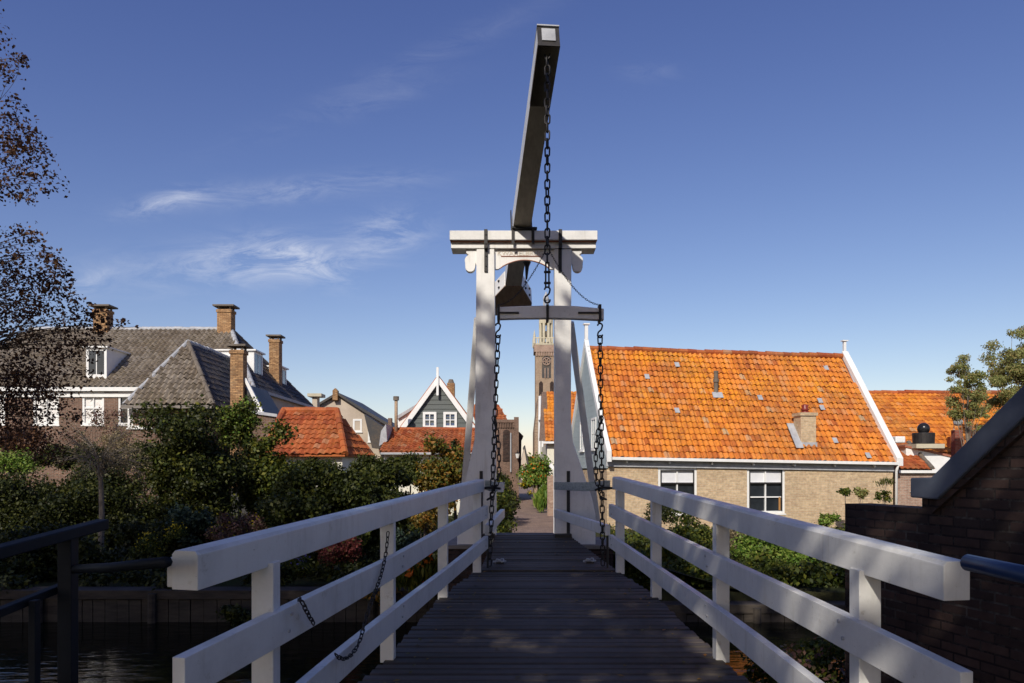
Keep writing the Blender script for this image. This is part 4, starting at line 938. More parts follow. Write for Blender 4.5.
# ---- orange roof house right of tower
def alley_right():
    d = 42; t = thing('cream_house', 'cream walled house with bright orange roof beside the clock tower', 'house', (PX(570, d), d, 0))
    e0 = P(545.5, 441.5, d); e1 = P(590, 441.5, d); r0 = P(545.5, 392, d + 4.2); r1 = P(590, 392, d + 4.2); m2 = MB(); roof_base(m2, [e0, e1, r1, r0]); rf = m2.build('roof', M['tile_orange2'], t)
    roof_tiles('pantiles', M['tile_orange'], rf, e0, e1 - e0, [e0, e1, r1, r0], .24, .34, .03, 5, .035, seed=41)
    MB().box(e0.x + .1, e1.x, d + .25, d + 8, 0, e0.z - .1).build('wall', M['cream'], t); MB().box(e0.x - .2, e1.x, d - .14, d - .01, e0.z - .12, e0.z).build('gutter', M['white_clean'], t)
    MB().prism([P(542.5, 441, d), P(545.2, 441, d), P(548, 392, d + 4.2), P(545, 392, d + 4.2)], (-.2, 0, 0)).build('verge_board', M['brick_pale'], t)
    n = thing('narrow_brick_house', 'narrow brick house front with white drainpipes left of the cream house', 'house', (PX(540, 50), 50, 0))
    MB().prism([P(534.5, 520, 50), P(534.5, 430, 50), P(538, 398, 50), P(541, 394, 50), P(546.5, 430, 50), P(546.5, 520, 50)], (0, 4, 0)).build('wall', M['brick_tower'], n)
    mb = MB(); mb.tube([P(539.5, 490, 49.9), P(539.5, 425, 49.9), P(540, 396, 49.9)], .10, 6); mb.tube([P(542.5, 490, 49.9), P(542.5, 420, 49.9)], .08, 6); mb.box(PX(538.3, 49.8), PX(542, 49.8), 49.6, 49.8, PZ(420, 49.8), PZ(416, 49.8)); mb.build('drainpipe', M['white_clean'], n)
    # brick garden pillar with white post
    p = thing('brick_gatepost', 'brick garden pillar with white post at the right side of the path', 'gatepost', (PX(551, 27), 27, 0))
    MB().box(PX(547.5, 35), PX(554.2, 35), 35, 35.4, 0, PZ(476, 35)).build('pillar', M['brick_pale'], p)
    MB().box(PX(553.5, 25), PX(556, 25), 24.9, 25.1, 0, PZ(468, 25)).build('post', M['white_clean'], p)
    MB().prism([P(549, 466, 25), P(551, 463, 25), P(556, 468, 25), P(555, 472, 25)], (0, .1, 0)).build('brace', M['white_clean'], p)
alley_right()

# ================================================================== BRIDGE
def lerp_tab(tab, d):
    if d <= tab[0][0]: a, b = tab[0], tab[1]
    elif d >= tab[-1][0]: a, b = tab[-2], tab[-1]
    else:
        for a, b in zip(tab, tab[1:]):
            if a[0] <= d <= b[0]: break
    t = (d - a[0]) / (b[0] - a[0]); return a[1] + (b[1] - a[1]) * t
ZD = [(-1, -1.47), (3.4, -1.44), (5.5, -1.40), (7.75, -1.33), (9.2, -1.268)]
LX = [(2.85, -1.275), (3.4, PX(266, 3.4)), (5.5, PX(388, 5.5)), (7.75, PX(443, 7.75)), (9.2, PX(477, 9.2))]
RX = [(2.85, 1.73), (3.4, PX(865, 3.4)), (5.5, PX(721, 5.5)), (7.75, PX(656, 7.75)), (9.2, PX(620, 9.2))]
# heights of the three rails as they run up the gentle arch, surveyed per side
SURVEY = {('l', 'top'): [(172, 553.8), (483, 478.5)], ('r', 'top'): [(614, 476), (960, 562)],
          ('l', 'mid'): [(188, 653), (300, 599), (388, 558), (456, 520.5), (483, 507)], ('r', 'mid'): [(613, 505), (720, 556), (768, 577.5), (847, 614), (963, 670)],
          ('l', 'bot'): [(300, 683), (335, 653), (397.5, 604), (456, 560.5), (484, 537.6)], ('r', 'bot'): [(613, 536), (720, 608), (768, 643), (820, 683)]}
def rail_z(side, which, x, d):
    return PZ(lerp_tab(SURVEY[(side, which)], HX + x * F / d), d)
def smooth3(p):
    p = [Vector(q) for q in p]
    for _ in range(3): p = [p[0]] + [(p[i - 1] + p[i] * 2 + p[i + 1]) / 4 for i in range(1, len(p) - 1)] + [p[-1]]
    return p
def footbridge():
    t = thing('footbridge', 'dark timber plank footbridge deck leading to the white drawbridge', 'footbridge', (0, 4, 0))
    rr = random.Random(2); mb = MB(); y = -.6
    while y < 9.15:
        w = rr.uniform(.112, .142); l0 = lerp_tab(LX, y) + .0; r0 = lerp_tab(RX, y) + .0
        if y < 3.0: l0 = -1.25; r0 = 1.7
        z = EYE + lerp_tab(ZD, y) + rr.uniform(-.005, .005); z1 = EYE + lerp_tab(ZD, y + w) + rr.uniform(-.005, .005)
        a = l0 - .02 + rr.uniform(-.02, .02); b = r0 + .0 + rr.uniform(-.02, .02); j = rr.uniform(-.003, .003)
        # slightly rounded plank
        prof = [(0, -.06), (0, -.012), (.012, 0), (w - .012, 0), (w, -.012), (w, -.06)]
        vs = []
        for x in (a, b):
            for (py_, pz_) in prof: vs.append((x, y + py_ + j, z + (z1 - z) * py_ / w + pz_))
        n = 6; mb.add(vs, [tuple(range(n)), tuple(range(2 * n - 1, n - 1, -1))] + [(i, i + n, (i + 1) % n + n, (i + 1) % n) for i in range(n)])
        y += w + rr.uniform(.008, .018)
    mb.build('planks', M['deck'], t)
    mb = MB()
    for k in range(4):
        pts = []
        for i in range(13):
            d = -.5 + 9.6 * i / 12; l = lerp_tab(LX, max(d, 2.4)) + .12; r_ = lerp_tab(RX, max(d, 2.4)) - .12
            pts.append((l + (r_ - l) * k / 3, d, EYE + lerp_tab(ZD, d) - .085))
        mb.sweep(pts, [(-.08, -.25), (.08, -.25), (.08, 0), (-.08, 0)])
    mb.build('girders', M['deck'], t)
    mb = MB()
    for d in (3.0, 8.9):
        for k in (0, .5, 1): l = lerp_tab(LX, d) + .2; r_ = lerp_tab(RX, d) - .2; mb.tube([(l + (r_ - l) * k, d, -1.5), (l + (r_ - l) * k, d, EYE + lerp_tab(ZD, d) - .33)], .12, 10)
        mb.box(lerp_tab(LX, d) - .05, lerp_tab(RX, d) + .05, d - .12, d + .12, EYE + lerp_tab(ZD, d) - .6, EYE + lerp_tab(ZD, d) - .34)
    mb.build('pile_trestle', M['greywood'], t)
    for side, XT, nm in ((-1, LX, 'left of the deck with a chain draped over it'), (1, RX, 'right of the deck, near the dark brick shed')):
        g = thing('bridge_railing', 'white three-rail timber railing ' + nm, 'railing', (lerp_tab(XT, 4), 4, EYE - 1.44), 'white railings along the footbridge')
        s = -side; sd = 'l' if side < 0 else 'r'
        ds = [2.87 + (9.36 - 2.87) * i / 24 for i in range(25)]
        top = smooth3([(lerp_tab(XT, d), d, rail_z(sd, 'top', lerp_tab(XT, d), d)) for d in ds])
        prof = [(-.058, -.153), (.058, -.153), (.058, -.016), (.044, 0), (-.044, 0), (-.058, -.016)]
        MB().sweep(top, prof).build('top_rail', M['white'], g, bevel=.003)
        for tab, nme, dd in (('mid', 'middle_rail', 2.72), ('bot', 'bottom_rail', 2.72)):
            ds = [dd + (9.33 - dd) * i / 24 for i in range(25)]
            pth = smooth3([(lerp_tab(XT, d) + s * .083, d, rail_z(sd, tab, lerp_tab(XT, d) + s * .083, d)) for d in ds])
            MB().sweep(pth, [(-.027, -.158), (.027, -.158), (.027, 0), (-.027, 0)]).build(nme, M['white'], g, bevel=.003)
        for d in (3.4, 5.5, 7.75, 9.2):
            x = lerp_tab(XT, d); zt = rail_z(sd, 'top', x, d) - .14; zb = EYE + lerp_tab(ZD, d) - .02
            MB().box(x - .050, x + .050, d - .05, d + .05, zb, zt).build('post', M['white'], g, bevel=.004)
            for q in (('mid', 'bot')):
                zz = rail_z(sd, q, x + s * .11, d) - .085
                for dz in (-.035, .035): bl = MB().tube([(x + s * .108, d + dz * .6, zz + dz), (x + s * .117, d + dz * .6, zz + dz)], .009, 8).build('bolt_head', M['lead'], g)
        if side < 0:
            # little extra block behind the near end
            MB().box(lerp_tab(XT, 2.95) - .105, lerp_tab(XT, 2.95) - .06, 2.9, 2.98, EYE - .46, EYE - .345).build('end_block', M['white'], g, bevel=.005)
footbridge()
def leaf():
    t = thing('bridge_leaf', 'dark timber lifting leaf of the drawbridge between railing ends and portal', 'bridge leaf', (.4, 10.3, EYE - 1.2))
    rr = random.Random(6); mb = MB(); y = 9.34
    while y < 11.98:
        f = (y - 9.34) / 2.65; a = -.40 + .13 * f; b = 1.31 + (.93 - 1.31) * f; z = EYE - 1.262 + .20 * f + rr.uniform(-.004, .004); w = .125
        mb.hexa([(a, y, z - .06), (b, y, z - .06), (b, y + w, z - .06), (a, y + w, z - .06), (a, y, z), (b, y, z), (b, y + w, z + .004), (a, y + w, z + .004)]); y += w + .01
    mb.build('planks', M['deck'], t)
    mb = MB()
    for (xa, xb) in ((-.30, -.22), (.45, .45), (1.14, .86)): mb.prism([(xa - .07, 9.36, EYE - 1.33), (xa + .07, 9.36, EYE - 1.33), (xb + .07, 12, EYE - 1.14), (xb - .07, 12, EYE - 1.14)], (0, 0, -.2))
    mb.build('girders', M['greywood'], t)
    # side strip of paler boards on right
    for side, xa, xb in ((1, 1.22, .70), (-1, -.31, -.15)):
        for nm, z0, z1, h in (('upper_side_rail', -.125, -.19, .12), ('lower_side_rail', -.66, -.62, .135)):
            pts = smooth_path([(xa, 9.42, EYE + z0 * 1.06), ((xa * .55 + xb * .45) + .01 * side, 10.2, EYE + z0 * .55 + z1 * .45 - .015), (xb, 11.78, EYE + z1)], 6)
            MB().sweep(pts, [(-.035, -h), (.035, -h), (.035, 0), (-.035, 0)]).build(nm, M['mossywood' if nm[0] == 'u' else 'white'], t, bevel=.006)
    for x in (1.22, -.31): MB().tube([(x, 9.46, EYE - 1.25), (x, 9.46, EYE - .84)], .014, 6).build('rail_stanchion', M['iron'], t)
    for (px, dd) in ((500, 9.75), (590, 9.8)):
        x = PX(px, dd); s = thing('deck_shackle', 'small iron shackle on the bridge leaf, ' + ('left one beneath the hanging chain' if px < 520 else 'right one nearer the side rail'), 'shackle', (x, dd, EYE - 1.15), 'iron shackles on the bridge leaf'); zk = -.055
        mb = MB(); mb.tube([(x + .05 * math.cos(a), dd + .04 * math.sin(a), EYE - 1.19 + .018 * math.sin(2 * a)) for a in [k * 2 * math.pi / 12 for k in range(13)]], .011, 6)
        mb.tube([(x - .09, dd - .02, EYE - 1.205), (x + .08, dd + .03, EYE - 1.205)], .014, 6); mb.build('ring', M['lead'], s)
        MB().box(x - .05, x + .05, dd - .03, dd + .03, EYE - 1.235, EYE - 1.212).build('plate', M['iron'], s)
leaf()
YP = 12.0; s12 = YP / F
def portal():
    t = thing('bridge_portal', 'white timber portal of the drawbridge with crossbeam, scroll brackets and black straps', 'bridge portal', (.19, YP, EYE - 1.2))
    def p(x, y, d=YP): return P(x, y, d)
    def pr(pts, dep, y0=YP): return MB().prism([P(a, b, YP) + Vector((0, y0 - YP, 0)) for a, b in pts], (0, dep, 0))
    pr([(476.5, 249), (494.5, 249), (496, 440), (496.5, 546), (457, 546), (457.5, 518), (460, 505), (474.5, 440), (475, 420)], .25).build('post', M['white'], t, bevel=.012)
    pr([(554.5, 249), (571.5, 249), (571, 420), (573, 442), (592, 498), (595.5, 515), (595.5, 545), (555, 545)], .25).build('post', M['white'], t, bevel=.012)
    pr([(450, 232), (597, 232), (597, 241.3), (450, 241.3)], .40, YP - .08).build('crossbeam', M['white'], t, bevel=.008)
    MB().prism([P(451, 242.3, YP), P(596, 242.3, YP), P(596, 248.2, YP), P(451, 248.2, YP)], (0, .34, 0)).build('lower_crossbeam', M['white'], t, bevel=.006)
    pr([(450.6, 241.3), (596.4, 241.3), (596.4, 242.3), (450.6, 242.3)], .37, YP - .04).build('trim_line', M['redline'], t)
    n = 16
    arch = [(495, 249)] + [(554.5, 249)] + [(554.5, 268)] + [(550, 268)] + [(549.5 - (49.5 * k / n), 267.2 - 8.6 * math.sin(math.pi * k / n) ** .75) for k in range(1, n)] + [(498, 268), (495, 268)]
    pr(arch, .07, YP + .06).build('arch_board', M['white'], t)
    ed = MB(); pts = [P(549.5 - (49.5 * k / n), 267.6 - 8.6 * math.sin(math.pi * k / n) ** .75, YP) + Vector((0, .055, 0)) for k in range(0, n + 1)]
    ed.tube(pts, .008, 5); ed.tube([P(501, 256.3, YP + .055), P(541, 256.3, YP + .055)], .007, 5); ed.build('trim_line', M['redline'], t)
    # scroll brackets
    for sx, x0 in ((-1, 477), (1, 571)):
        pts = [(x0, 249), (x0 + sx * 11, 249)]
        def arc(cx, cy, r, a0, a1, m=7): return [(cx + sx * r * math.cos(R(a0 + (a1 - a0) * k / m)), cy - r * math.sin(R(a0 + (a1 - a0) * k / m))) for k in range(m + 1)]
        pts += [(x0 + sx * 11, 252), (x0 + sx * 8.5, 254)] + arc(x0 + sx * 7, 259.5, 5.5, 70, -20) + arc(x0 + sx * 7, 266.0, 5.0, 10, -170, 9) + [(x0 + sx * 1.5, 262), (x0, 268)]
        pr(pts, .11, YP + .05).build('scroll_bracket', M['white'], t, bevel=.008)
    # letters
    fc = bpy.data.curves.new('inscription', 'FONT'); fc.body = 'KWAKELBRUG'; fc.size = .125; fc.extrude = .002; fc.align_x = 'CENTER'; fc.align_y = 'CENTER'
    fo = bpy.data.objects.new('tmp', fc); COL.objects.link(fo); dg = bpy.context.evaluated_depsgraph_get(); me = bpy.data.meshes.new_from_object(fo.evaluated_get(dg)); bpy.data.objects.remove(fo)
    me.materials.clear(); me.materials.append(M['letter']); lo = bpy.data.objects.new('inscription', me); COL.objects.link(lo); lo.parent = t; c = P(520.5, 252.4, YP); lo.matrix_parent_inverse = Matrix.Translation(-t.location); lo.location = (c.x, YP + .054, c.z); lo.rotation_euler = (R(90), 0, 0); lo.scale = (.92, .8, 1)
    # iron straps
    for x in (486, 560):
        m = MB(); a = P(x - 1.7, 232, YP); b = P(x + 1.7, 272, YP); m.box(a.x, b.x, YP - .095, YP - .082, EYE + (470 - 249) * s12, EYE + (470 - 231) * s12); m.box(a.x, b.x, YP - .025, YP - .002, b.z, EYE + (470 - 249) * s12); m.box(a.x, b.x, YP - .095, YP + .0, EYE + (470 - 249.6) * s12, EYE + (470 - 249.05) * s12)
        for q in (236, 245, 256, 266): m.tube([Vector((PX(x, YP), YP - (.11 if q < 249 else .04), PZ(q, YP))), Vector((PX(x, YP), YP - (.08 if q < 249 else .0), PZ(q, YP)))], .014, 6)
        m.build('strap', M['iron'], t)
    for x in (513, 532.8):
        a = P(x - 1.4, 232, YP); b = P(x + 1.4, 246, YP); MB().box(a.x, b.x, YP - .1, YP - .082, b.z, EYE + (470 - 230) * s12).build('hinge_strap', M['iron'], t)
    for x in (481.2, 568.3):
        a = P(x - 1.6, 471, YP); b = P(x + 1.6, 541, YP); m = MB(); m.box(a.x, b.x, YP - .02, YP - .002, b.z, a.z); m.build('foot_strap', M['iron'], t)
    for px_, xa, xb in ((556, -.02, .25), (481, -.1, .22)): c = P(px_, 536, YP - .15); MB().box(c.x + xa, c.x + xb, YP - .2, YP - .025, c.z - .03, c.z + .03).build('hinge_block', M['iron'], t)
    # raking braces behind
    for (a, b) in (((477.5, 318), (463, 505)), ((570.5, 322), (596, 512))):
        A = P(a[0], a[1], YP + .3); B = Vector((PX(b[0], YP + 1.5), YP + 1.5, PZ(b[1], YP + 1.5))); sx = 1
        d = (B - A).normalized(); l = Vector((1, 0, 0)) - d * d.x; l.normalize(); q = d.cross(l)
        m = MB(); m.obox(A - l * .055 - q * .07, l * .11, q * .14, (B - A) * 1.08); m.build('raking_brace', M['white'], t, bevel=.008)
    # abutment
    ab = thing('bridge_abutment', 'stone and timber abutment under the white portal feet', 'abutment', (.3, 12.6, -.5))
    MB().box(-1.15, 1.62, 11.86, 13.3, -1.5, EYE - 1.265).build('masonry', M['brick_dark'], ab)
    MB().box(-1.2, 1.67, 11.84, 13.35, EYE - 1.262, EYE - 1.205).build('cap_slab', M['greywood'], ab)
    MB().box(-.30, .70, 11.99, 12.5, EYE - 1.2, EYE - 1.058).build('threshold', M['deck'], ab)
portal()
def balance():
    t = thing('balance_beam', 'long white and brown balance beam tilted over the portal, with a boxed counterweight', 'balance beam', (PX(521, YP), YP, PZ(231, YP)))
    A = Vector((PX(549, 8.8), 8.8, PZ(46.5, 8.8))); B = Vector((PX(521.5, 12), 12, PZ(231, 12))); ax = (B - A).normalized()
    l = ax.cross(Vector((0, 0, 1))).normalized(); up = l.cross(ax).normalized()
    if up.z < 0: up = -up
    hwA = .13; hwB = .15; C = B + ax * 2.3; hA = .30; hB = .30
    m = MB(); e = .012
    m.hexa([A - l * hwA + up * e, A + l * hwA + up * e, C + l * hwB + up * e, C - l * hwB + up * e, A - l * hwA + up * hA, A + l * hwA + up * hA, C + l * hwB + up * hB, C - l * hwB + up * hB])
    m.build('beam', M['white'], t, bevel=.008)
    MB().hexa([A - l * hwA, A + l * hwA, C + l * hwB, C - l * hwB, A - l * hwA + up * e, A + l * hwA + up * e, C + l * hwB + up * e, C - l * hwB + up * e]).build('underside_board', paint('water_bounce_cream', (.44, .38, .29), (.60, .54, .43), 2, .6, .3, (8, 1, 8)), t)  # cream colour stands in for sunlight thrown up off the water
    MB().obox(A - l * (hwA + .005) - ax * .03 + up * hA, l * (2 * hwA + .01), ax * .4, up * .02).build('end_capping', M['lead'], t)
    MB().obox(A - l * (hwA + .003) - ax * .012 + up * .0, l * (2 * hwA + .006), ax * .012, up * (hA + .005)).build('shade_dark_end', M['iron'], t)  # dark end face: shade on the beam tip put into the colour
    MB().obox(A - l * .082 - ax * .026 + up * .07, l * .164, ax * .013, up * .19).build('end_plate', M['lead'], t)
    MB().obox(A - l * (hwA + .004) - ax * .006 , l * (2 * hwA + .008), ax * .9, up * .05).build('shade_dark_band', M['darkstone'], t)  # dark band carries the painted shade back along the tip
    # counterweight: wedge then box
    W0 = B + ax * 1.55; W1 = B + ax * 2.1; W2 = B + ax * 2.55; wb = .40; hh = .31; dn = .012
    for nm, lo, hi, mat in (('counterweight', -dn + .015, hh, 'white'), ('counterweight_base', -dn, -dn + .015, 'underside')):
        plan = [(W0, .155), (W1, wb), (W2, wb)]
        pts = [q - l * w + up * lo for q, w in plan] + [q + l * w + up * lo for q, w in plan[::-1]]
        MB().prism(pts, up * (hi - lo)).build(nm, M[mat], t, bevel=.008 if mat == 'white' else 0)
    m = MB()
    for sx in (-1, 1):
        for f in (.35, .75):
            for q in (.08, .22):
                c = W0.lerp(W1, f) + l * sx * (.155 + (wb - .155) * f) + up * q; nn = (l * sx * .7 - ax * .6).normalized(); m.tube([c - nn * .01, c + nn * .02], .022, 8)
    m.build('bolt_heads', M['iron'], t)
    # pivot irons
    m = MB(); 
    for sx in (-1, 1): m.obox(B + l * (sx * .165) - l * .008 - ax * .05 - up * .05, l * .016, ax * .06, up * .42)
    m.obox(B - l * .16 - ax * .12 - up * .035, l * .40, ax * .3, up * .03); m.build('pivot_iron', M['iron'], t)
    m = MB()
    c = P(527, 262, 12.6); m.tube([c, c - Vector((0, 0, .08)), c - Vector((0.01, 0, .3))], [.07, .035, .015], 8); m.build('pivot_pin', M['iron'], t)
    return A, ax
BA, BAX = balance()
YX = 8.9
def chains():
    cx = PX(547.3, YX); z = Vector((0, 0, 1))
    zt = EYE + (470 - 55) * YX / F
    t = thing('lifting_chain', 'heavy black chain hanging from the balance beam tip down to the yoke', 'chain', (cx, YX, PZ(304, YX)))
    chain_mb([(cx, YX, PZ(50, YX)), (cx, YX, PZ(262, YX))], .098, .031, .0105, 16, 7, 3).build('links', M['iron'], t, fix=False, smooth=True)
    m = MB()
    for y in (272, 283): m.tube([(cx - .04, YX, PZ(y, YX)), (cx + .04, YX, PZ(y, YX))], .016, 8)
    m.tube([(cx - .018, YX, PZ(262, YX)), (cx - .02, YX, PZ(287, YX))], .010, 6); m.tube([(cx + .018, YX, PZ(262, YX)), (cx + .02, YX, PZ(287, YX))], .010, 6)
    m.build('turnbuckle', M['iron'], t)
    def hook(c, h=.2, w=.03, r=.012):
        c = Vector(c); pts = []
        for k in range(13):
            a = math.pi * (1.1 * k / 12); pts.append(c + Vector((-math.cos(a) * w, 0, h / 2 - w + math.sin(a) * w)))
        mid = [c + Vector((w * .9, 0, h / 4 - w * .7)), c, c + Vector((-w * .9, 0, -h / 4 + w * .7))]
        pts2 = [c + Vector((-w * math.cos(math.pi * .0) * 1, 0, 0))]
        low = []
        for k in range(13):
            a = math.pi * (1.1 * k / 12); low.append(c + Vector((-w * math.cos(a) , 0, -(h / 2 - w) - math.sin(a) * w)))
        return smooth_path(pts + [c + Vector((w * .5, 0, .01)), c + Vector((-w * .7, 0, -.02))] + low, 2)
    MB().tube(hook((cx, YX, PZ(295, YX)), .19, .032), .011, 7).build('hook', M['iron'], t, smooth=True)
    # yoke
    y = thing('yoke_beam', 'weathered grey-white wooden yoke hanging level on the lifting chain', 'yoke', (cx, YX, PZ(313, YX)))
    P1 = [(497, 307), (520, 306), (548, 305.3), (575, 305.8), (604, 308.5), (604, 320), (575, 318.6), (548, 318), (520, 318.3), (497, 319)]
    MB().prism([P(a, b, YX) for a, b in P1], (0, .10, 0)).build('beam', M['white'], y, bevel=.008)
    m = MB()
    for x in (497 + 1.5, 547.5, 600): m.box(PX(x - 1.3, YX), PX(x + 1.3, YX), YX - .018, YX + .118, PZ(321, YX), PZ(304.5, YX))
    for (a, b) in ((498, 519), (578, 600)): m.box(PX(a, YX), PX(b, YX), YX - .014, YX - .001, PZ(313.8, YX), PZ(312, YX))
    m.build('strap', M['iron'], y)
    # thin chains
    for sx, xe, lab in ((-1, 498.5, 'left'), (1, 600, 'right')):
        a = Vector((cx, YX, PZ(247, YX))); e = Vector((PX(xe, YX), YX, PZ(305, YX))); pts = []
        for k in range(17):
            f = k / 16; q = a.lerp(e, f); q.z -= .16 * 4 * f * (1 - f) * (.75 + .25 * f); pts.append(q)
        c = thing('thin_chain', 'thin black chain drooping from the lifting chain to the %s end of the yoke' % lab, 'chain', tuple(a), 'thin chains from lifting chain to yoke')
        chain_mb(pts, .026, .0085, .0032, 8, 4, 4).build('links', M['iron'], c, fix=False)
    # side chains
    for xa, xb, lab in ((498, 489.5, 'left'), (600, 603, 'right')):
        x0 = PX(xa, YX); x1 = PX(xb, YX + .6)
        c = thing('side_chain', 'long black chain from the %s end of the yoke down to the bridge leaf' % lab, 'chain', (x0, YX, EYE), 'side chains of the yoke')
        zt = PZ(323, YX); MB().tube(hook((x0, YX, zt - .09), .17, .028), .010, 7).build('hook', M['iron'], c, smooth=True)
        zb = EYE - 1.26 if lab == 'left' else EYE - 1.2
        chain_mb([(x0, YX, zt - .16), ((x0 + x1) / 2, YX + .3, (zt - .16 + zb) / 2), (x1, YX + .62, zb)], .088, .026, .0088, 14, 6, 8).build('links', M['iron'], c, fix=False, smooth=True)
        # slack loop
        o = -.055 if lab == 'right' else .055
        xm = x0 + (x1 - x0) * .5
        pts = smooth_path([(xm, YX + .3, PZ(415, YX)), (xm + o, YX + .34, PZ(440, YX)), (xm + o * 1.1, YX + .38, PZ(475, YX)), (x1 + o * .6, YX + .5, PZ(497, YX)), (x1, YX + .5, PZ(500, YX))], 5)
        chain_mb(pts, .08, .024, .0078, 12, 6, 9).build('slack_links', M['iron'], c, fix=False, smooth=True)
        m = MB(); zz = EYE - .225; yy = YX + .45
        m.tube(smooth_path([(x1 - .11, yy + .05, zz - .03), (x1 - .04, yy, zz), (x1 + .05, yy, zz), (x1 + .14, yy + .05, zz - .01)], 4), [.016] * 13, 7); m.build('chain_guide', M['iron'], c, smooth=True)
        if lab == 'left': MB().box(x1 + .10, x1 + .18, yy + .1, yy + .16, zz - .06, zz + .06).build('guide_block', M['white'], c, bevel=.004)
    # draped railing chain
    def lp(px, py, off=.0):
        # point on inner face of left railing seen at px
        d = 4.0
        for _ in range(20): d = F * (lerp_tab(LX, d) + .122 + off) / (px - HX)
        return P(px, py, d)
    c = thing('draped_chain', 'short black chain draped from a post over the lower rails of the left railing', 'chain', tuple(lp(345, 655)))
    pts = smooth_path([lp(388, 532), lp(386, 552), lp(381, 575, .01), lp(372, 600, .02), lp(366, 618, .02), lp(360, 640, .03), lp(352, 654, .03), lp(343, 659, .03), lp(336, 655, .02)], 4)
    chain_mb(pts, .036, .0105, .0038, 10, 5, 12).build('links', M['iron'], c, fix=False, smooth=True)
    c = thing('short_chain', 'short black chain end hooked over the middle rail of the left railing', 'chain', tuple(lp(305, 612)))
    pts = smooth_path([lp(299, 599, -.03), lp(302, 602, .01), lp(308, 614, .015), lp(314, 624, .015)], 4)
    chain_mb(pts, .034, .0105, .0038, 10, 5, 13).build('links', M['iron'], c, fix=False, smooth=True)
chains()

# ================================================================== NEAR BANK: handrails, brick wall
def near_things():
    t = thing('black_handrail', 'black painted handrail with posts on the near bank, left', 'handrail', (-1.9, 3.2, .8))
    prof = [(-.035, -.05), (.035, -.05), (.035, 0), (-.035, 0)]
    MB().sweep([P(103, 519, 3.6), P(-60, 561, 2.75)], prof).build('top_rail', M['blackrail'], t, bevel=.006)
    MB().sweep([P(62, 583, 3.45), P(-60, 632, 2.75)], [(-.02, -.035), (.02, -.035), (.02, 0), (-.02, 0)]).build('lower_rail', M['blackrail'], t, bevel=.004)
    MB().box(PX(61, 3.4), PX(75, 3.4), 3.37, 3.43, -.3, PZ(530, 3.4)).build('post', M['blackrail'], t, bevel=.004)
    MB().box(PX(31, 3.2), PX(38, 3.2), 3.18, 3.22, -.3, PZ(600, 3.2)).build('post', M['blackrail'], t, bevel=.004)
    MB().tube([P(74, 569, 3.4), P(110, 567.5, 3.1), P(167, 562, 2.62)], .02, 8).build('cross_bar', M['blackrail'], t, smooth=True)
    t = thing('blue_handrail', 'dark blue round handrail in front of the brick wall', 'handrail', P(960, 560, 2.3))
    a = P(968, 562.5, 2.45); b = P(1120, 595, 1.9); ax = (a - b).normalized()
    m = MB(); m.tube([b, a, a + ax * .006, a + ax * .012], [.028, .028, .022, .010], 16); m.build('tube', M['bluetube'], t, smooth=True)
    MB().tube([b.lerp(a, .12), b.lerp(a, .12) - Vector((0, 0, 1.2))], .022, 10).build('post', M['bluetube'], t, smooth=True)
    # brick building, gable end along the canal
    A = Vector((2.70, 6.0, 0)); B = Vector((3.0, 4.8, 0)); u = (B - A).normalized(); inn = Vector((-u.y, u.x, 0))
    if inn.x < 0: inn = -inn
    def s_at(px): k = (px - HX) / F; return (k * A.y - A.x) / (u.x - k * u.y)
    w = thing('dark_brick_shed', 'dark brick shed by the water with slate blue coping on its sloping gable', 'shed', tuple(A + u * 2))
    zlow = PZ(503.5, 6.0); z = Vector((0, 0, 1))
    s1 = s_at(922); sE = 6.5
    zc0 = EYE - .10; sl = .80
    sr = s1 + 2.4
    pts = [A + z * -1.2, A + z * zlow, A + u * s1 + z * zlow, A + u * s1 + z * (zc0 - .05), A + u * sr + z * (zc0 - .05 + sl * (sr - s1)), A + u * (2 * sr - s1) + z * (zc0 - .05), A + u * (2 * sr - s1) + z * -1.2]
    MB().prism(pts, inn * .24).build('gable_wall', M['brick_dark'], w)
    m = MB(); o = -inn * .06
    c0 = A + u * (s1 - .045) + z * (zc0 - .095); 
    th = .20
    prof = [c0 + o, A + u * (s1 - .045) + z * (zc0 + .045) + o, A + u * (s1 + .14) + z * (zc0 + .05) + o, A + u * sr + z * (zc0 + .05 + sl * (sr - s1 - .14)) + o, A + u * sr + z * (zc0 - .16 + sl * (sr - s1 - .14)) + o, A + u * (s1 + .19) + z * (zc0 - .10) + o]
    m.prism(prof, inn * .36); m.build('coping', M['coping'], w, bevel=.01)
    m = MB(); q = [p + o * 0 - u * 0 for p in prof]
    m.prism([A + u * (s1 + .12) + z * (zc0 - .20), A + u * (s1 + .17) + z * (zc0 - .105), A + u * sr + z * (zc0 - .165 + sl * (sr - s1 - .14)), A + u * sr + z * (zc0 - .26 + sl * (sr - s1 - .14))], -inn * .035); m.build('corbel_course', M['brick_dark'], w)
    MB().prism([A + u * s1 + z * (zc0 - .06), A + u * sr + z * (zc0 - .06 + sl * (sr - s1)), A + u * (2 * sr - s1) + z * (zc0 - .06), A + u * (2 * sr - s1) + z * -1, A + u * s1 + z * -1], inn * 4).build('body', M['brick_dark'], w) if False else None
    MB().prism([A + u * (s1 + .02) + z * (zc0 - .06) + inn * .245, A + u * sr + z * (zc0 - .07 + sl * (sr - s1)) + inn * .245, A + u * (2 * sr - s1) + z * (zc0 - .06) + inn * .245, A + u * (2 * sr - s1) + z * -1 + inn * .245, A + u * (s1 + .02) + z * -1 + inn * .245], inn * 4).build('roof_and_walls', M['tile_black'], w)
near_things()

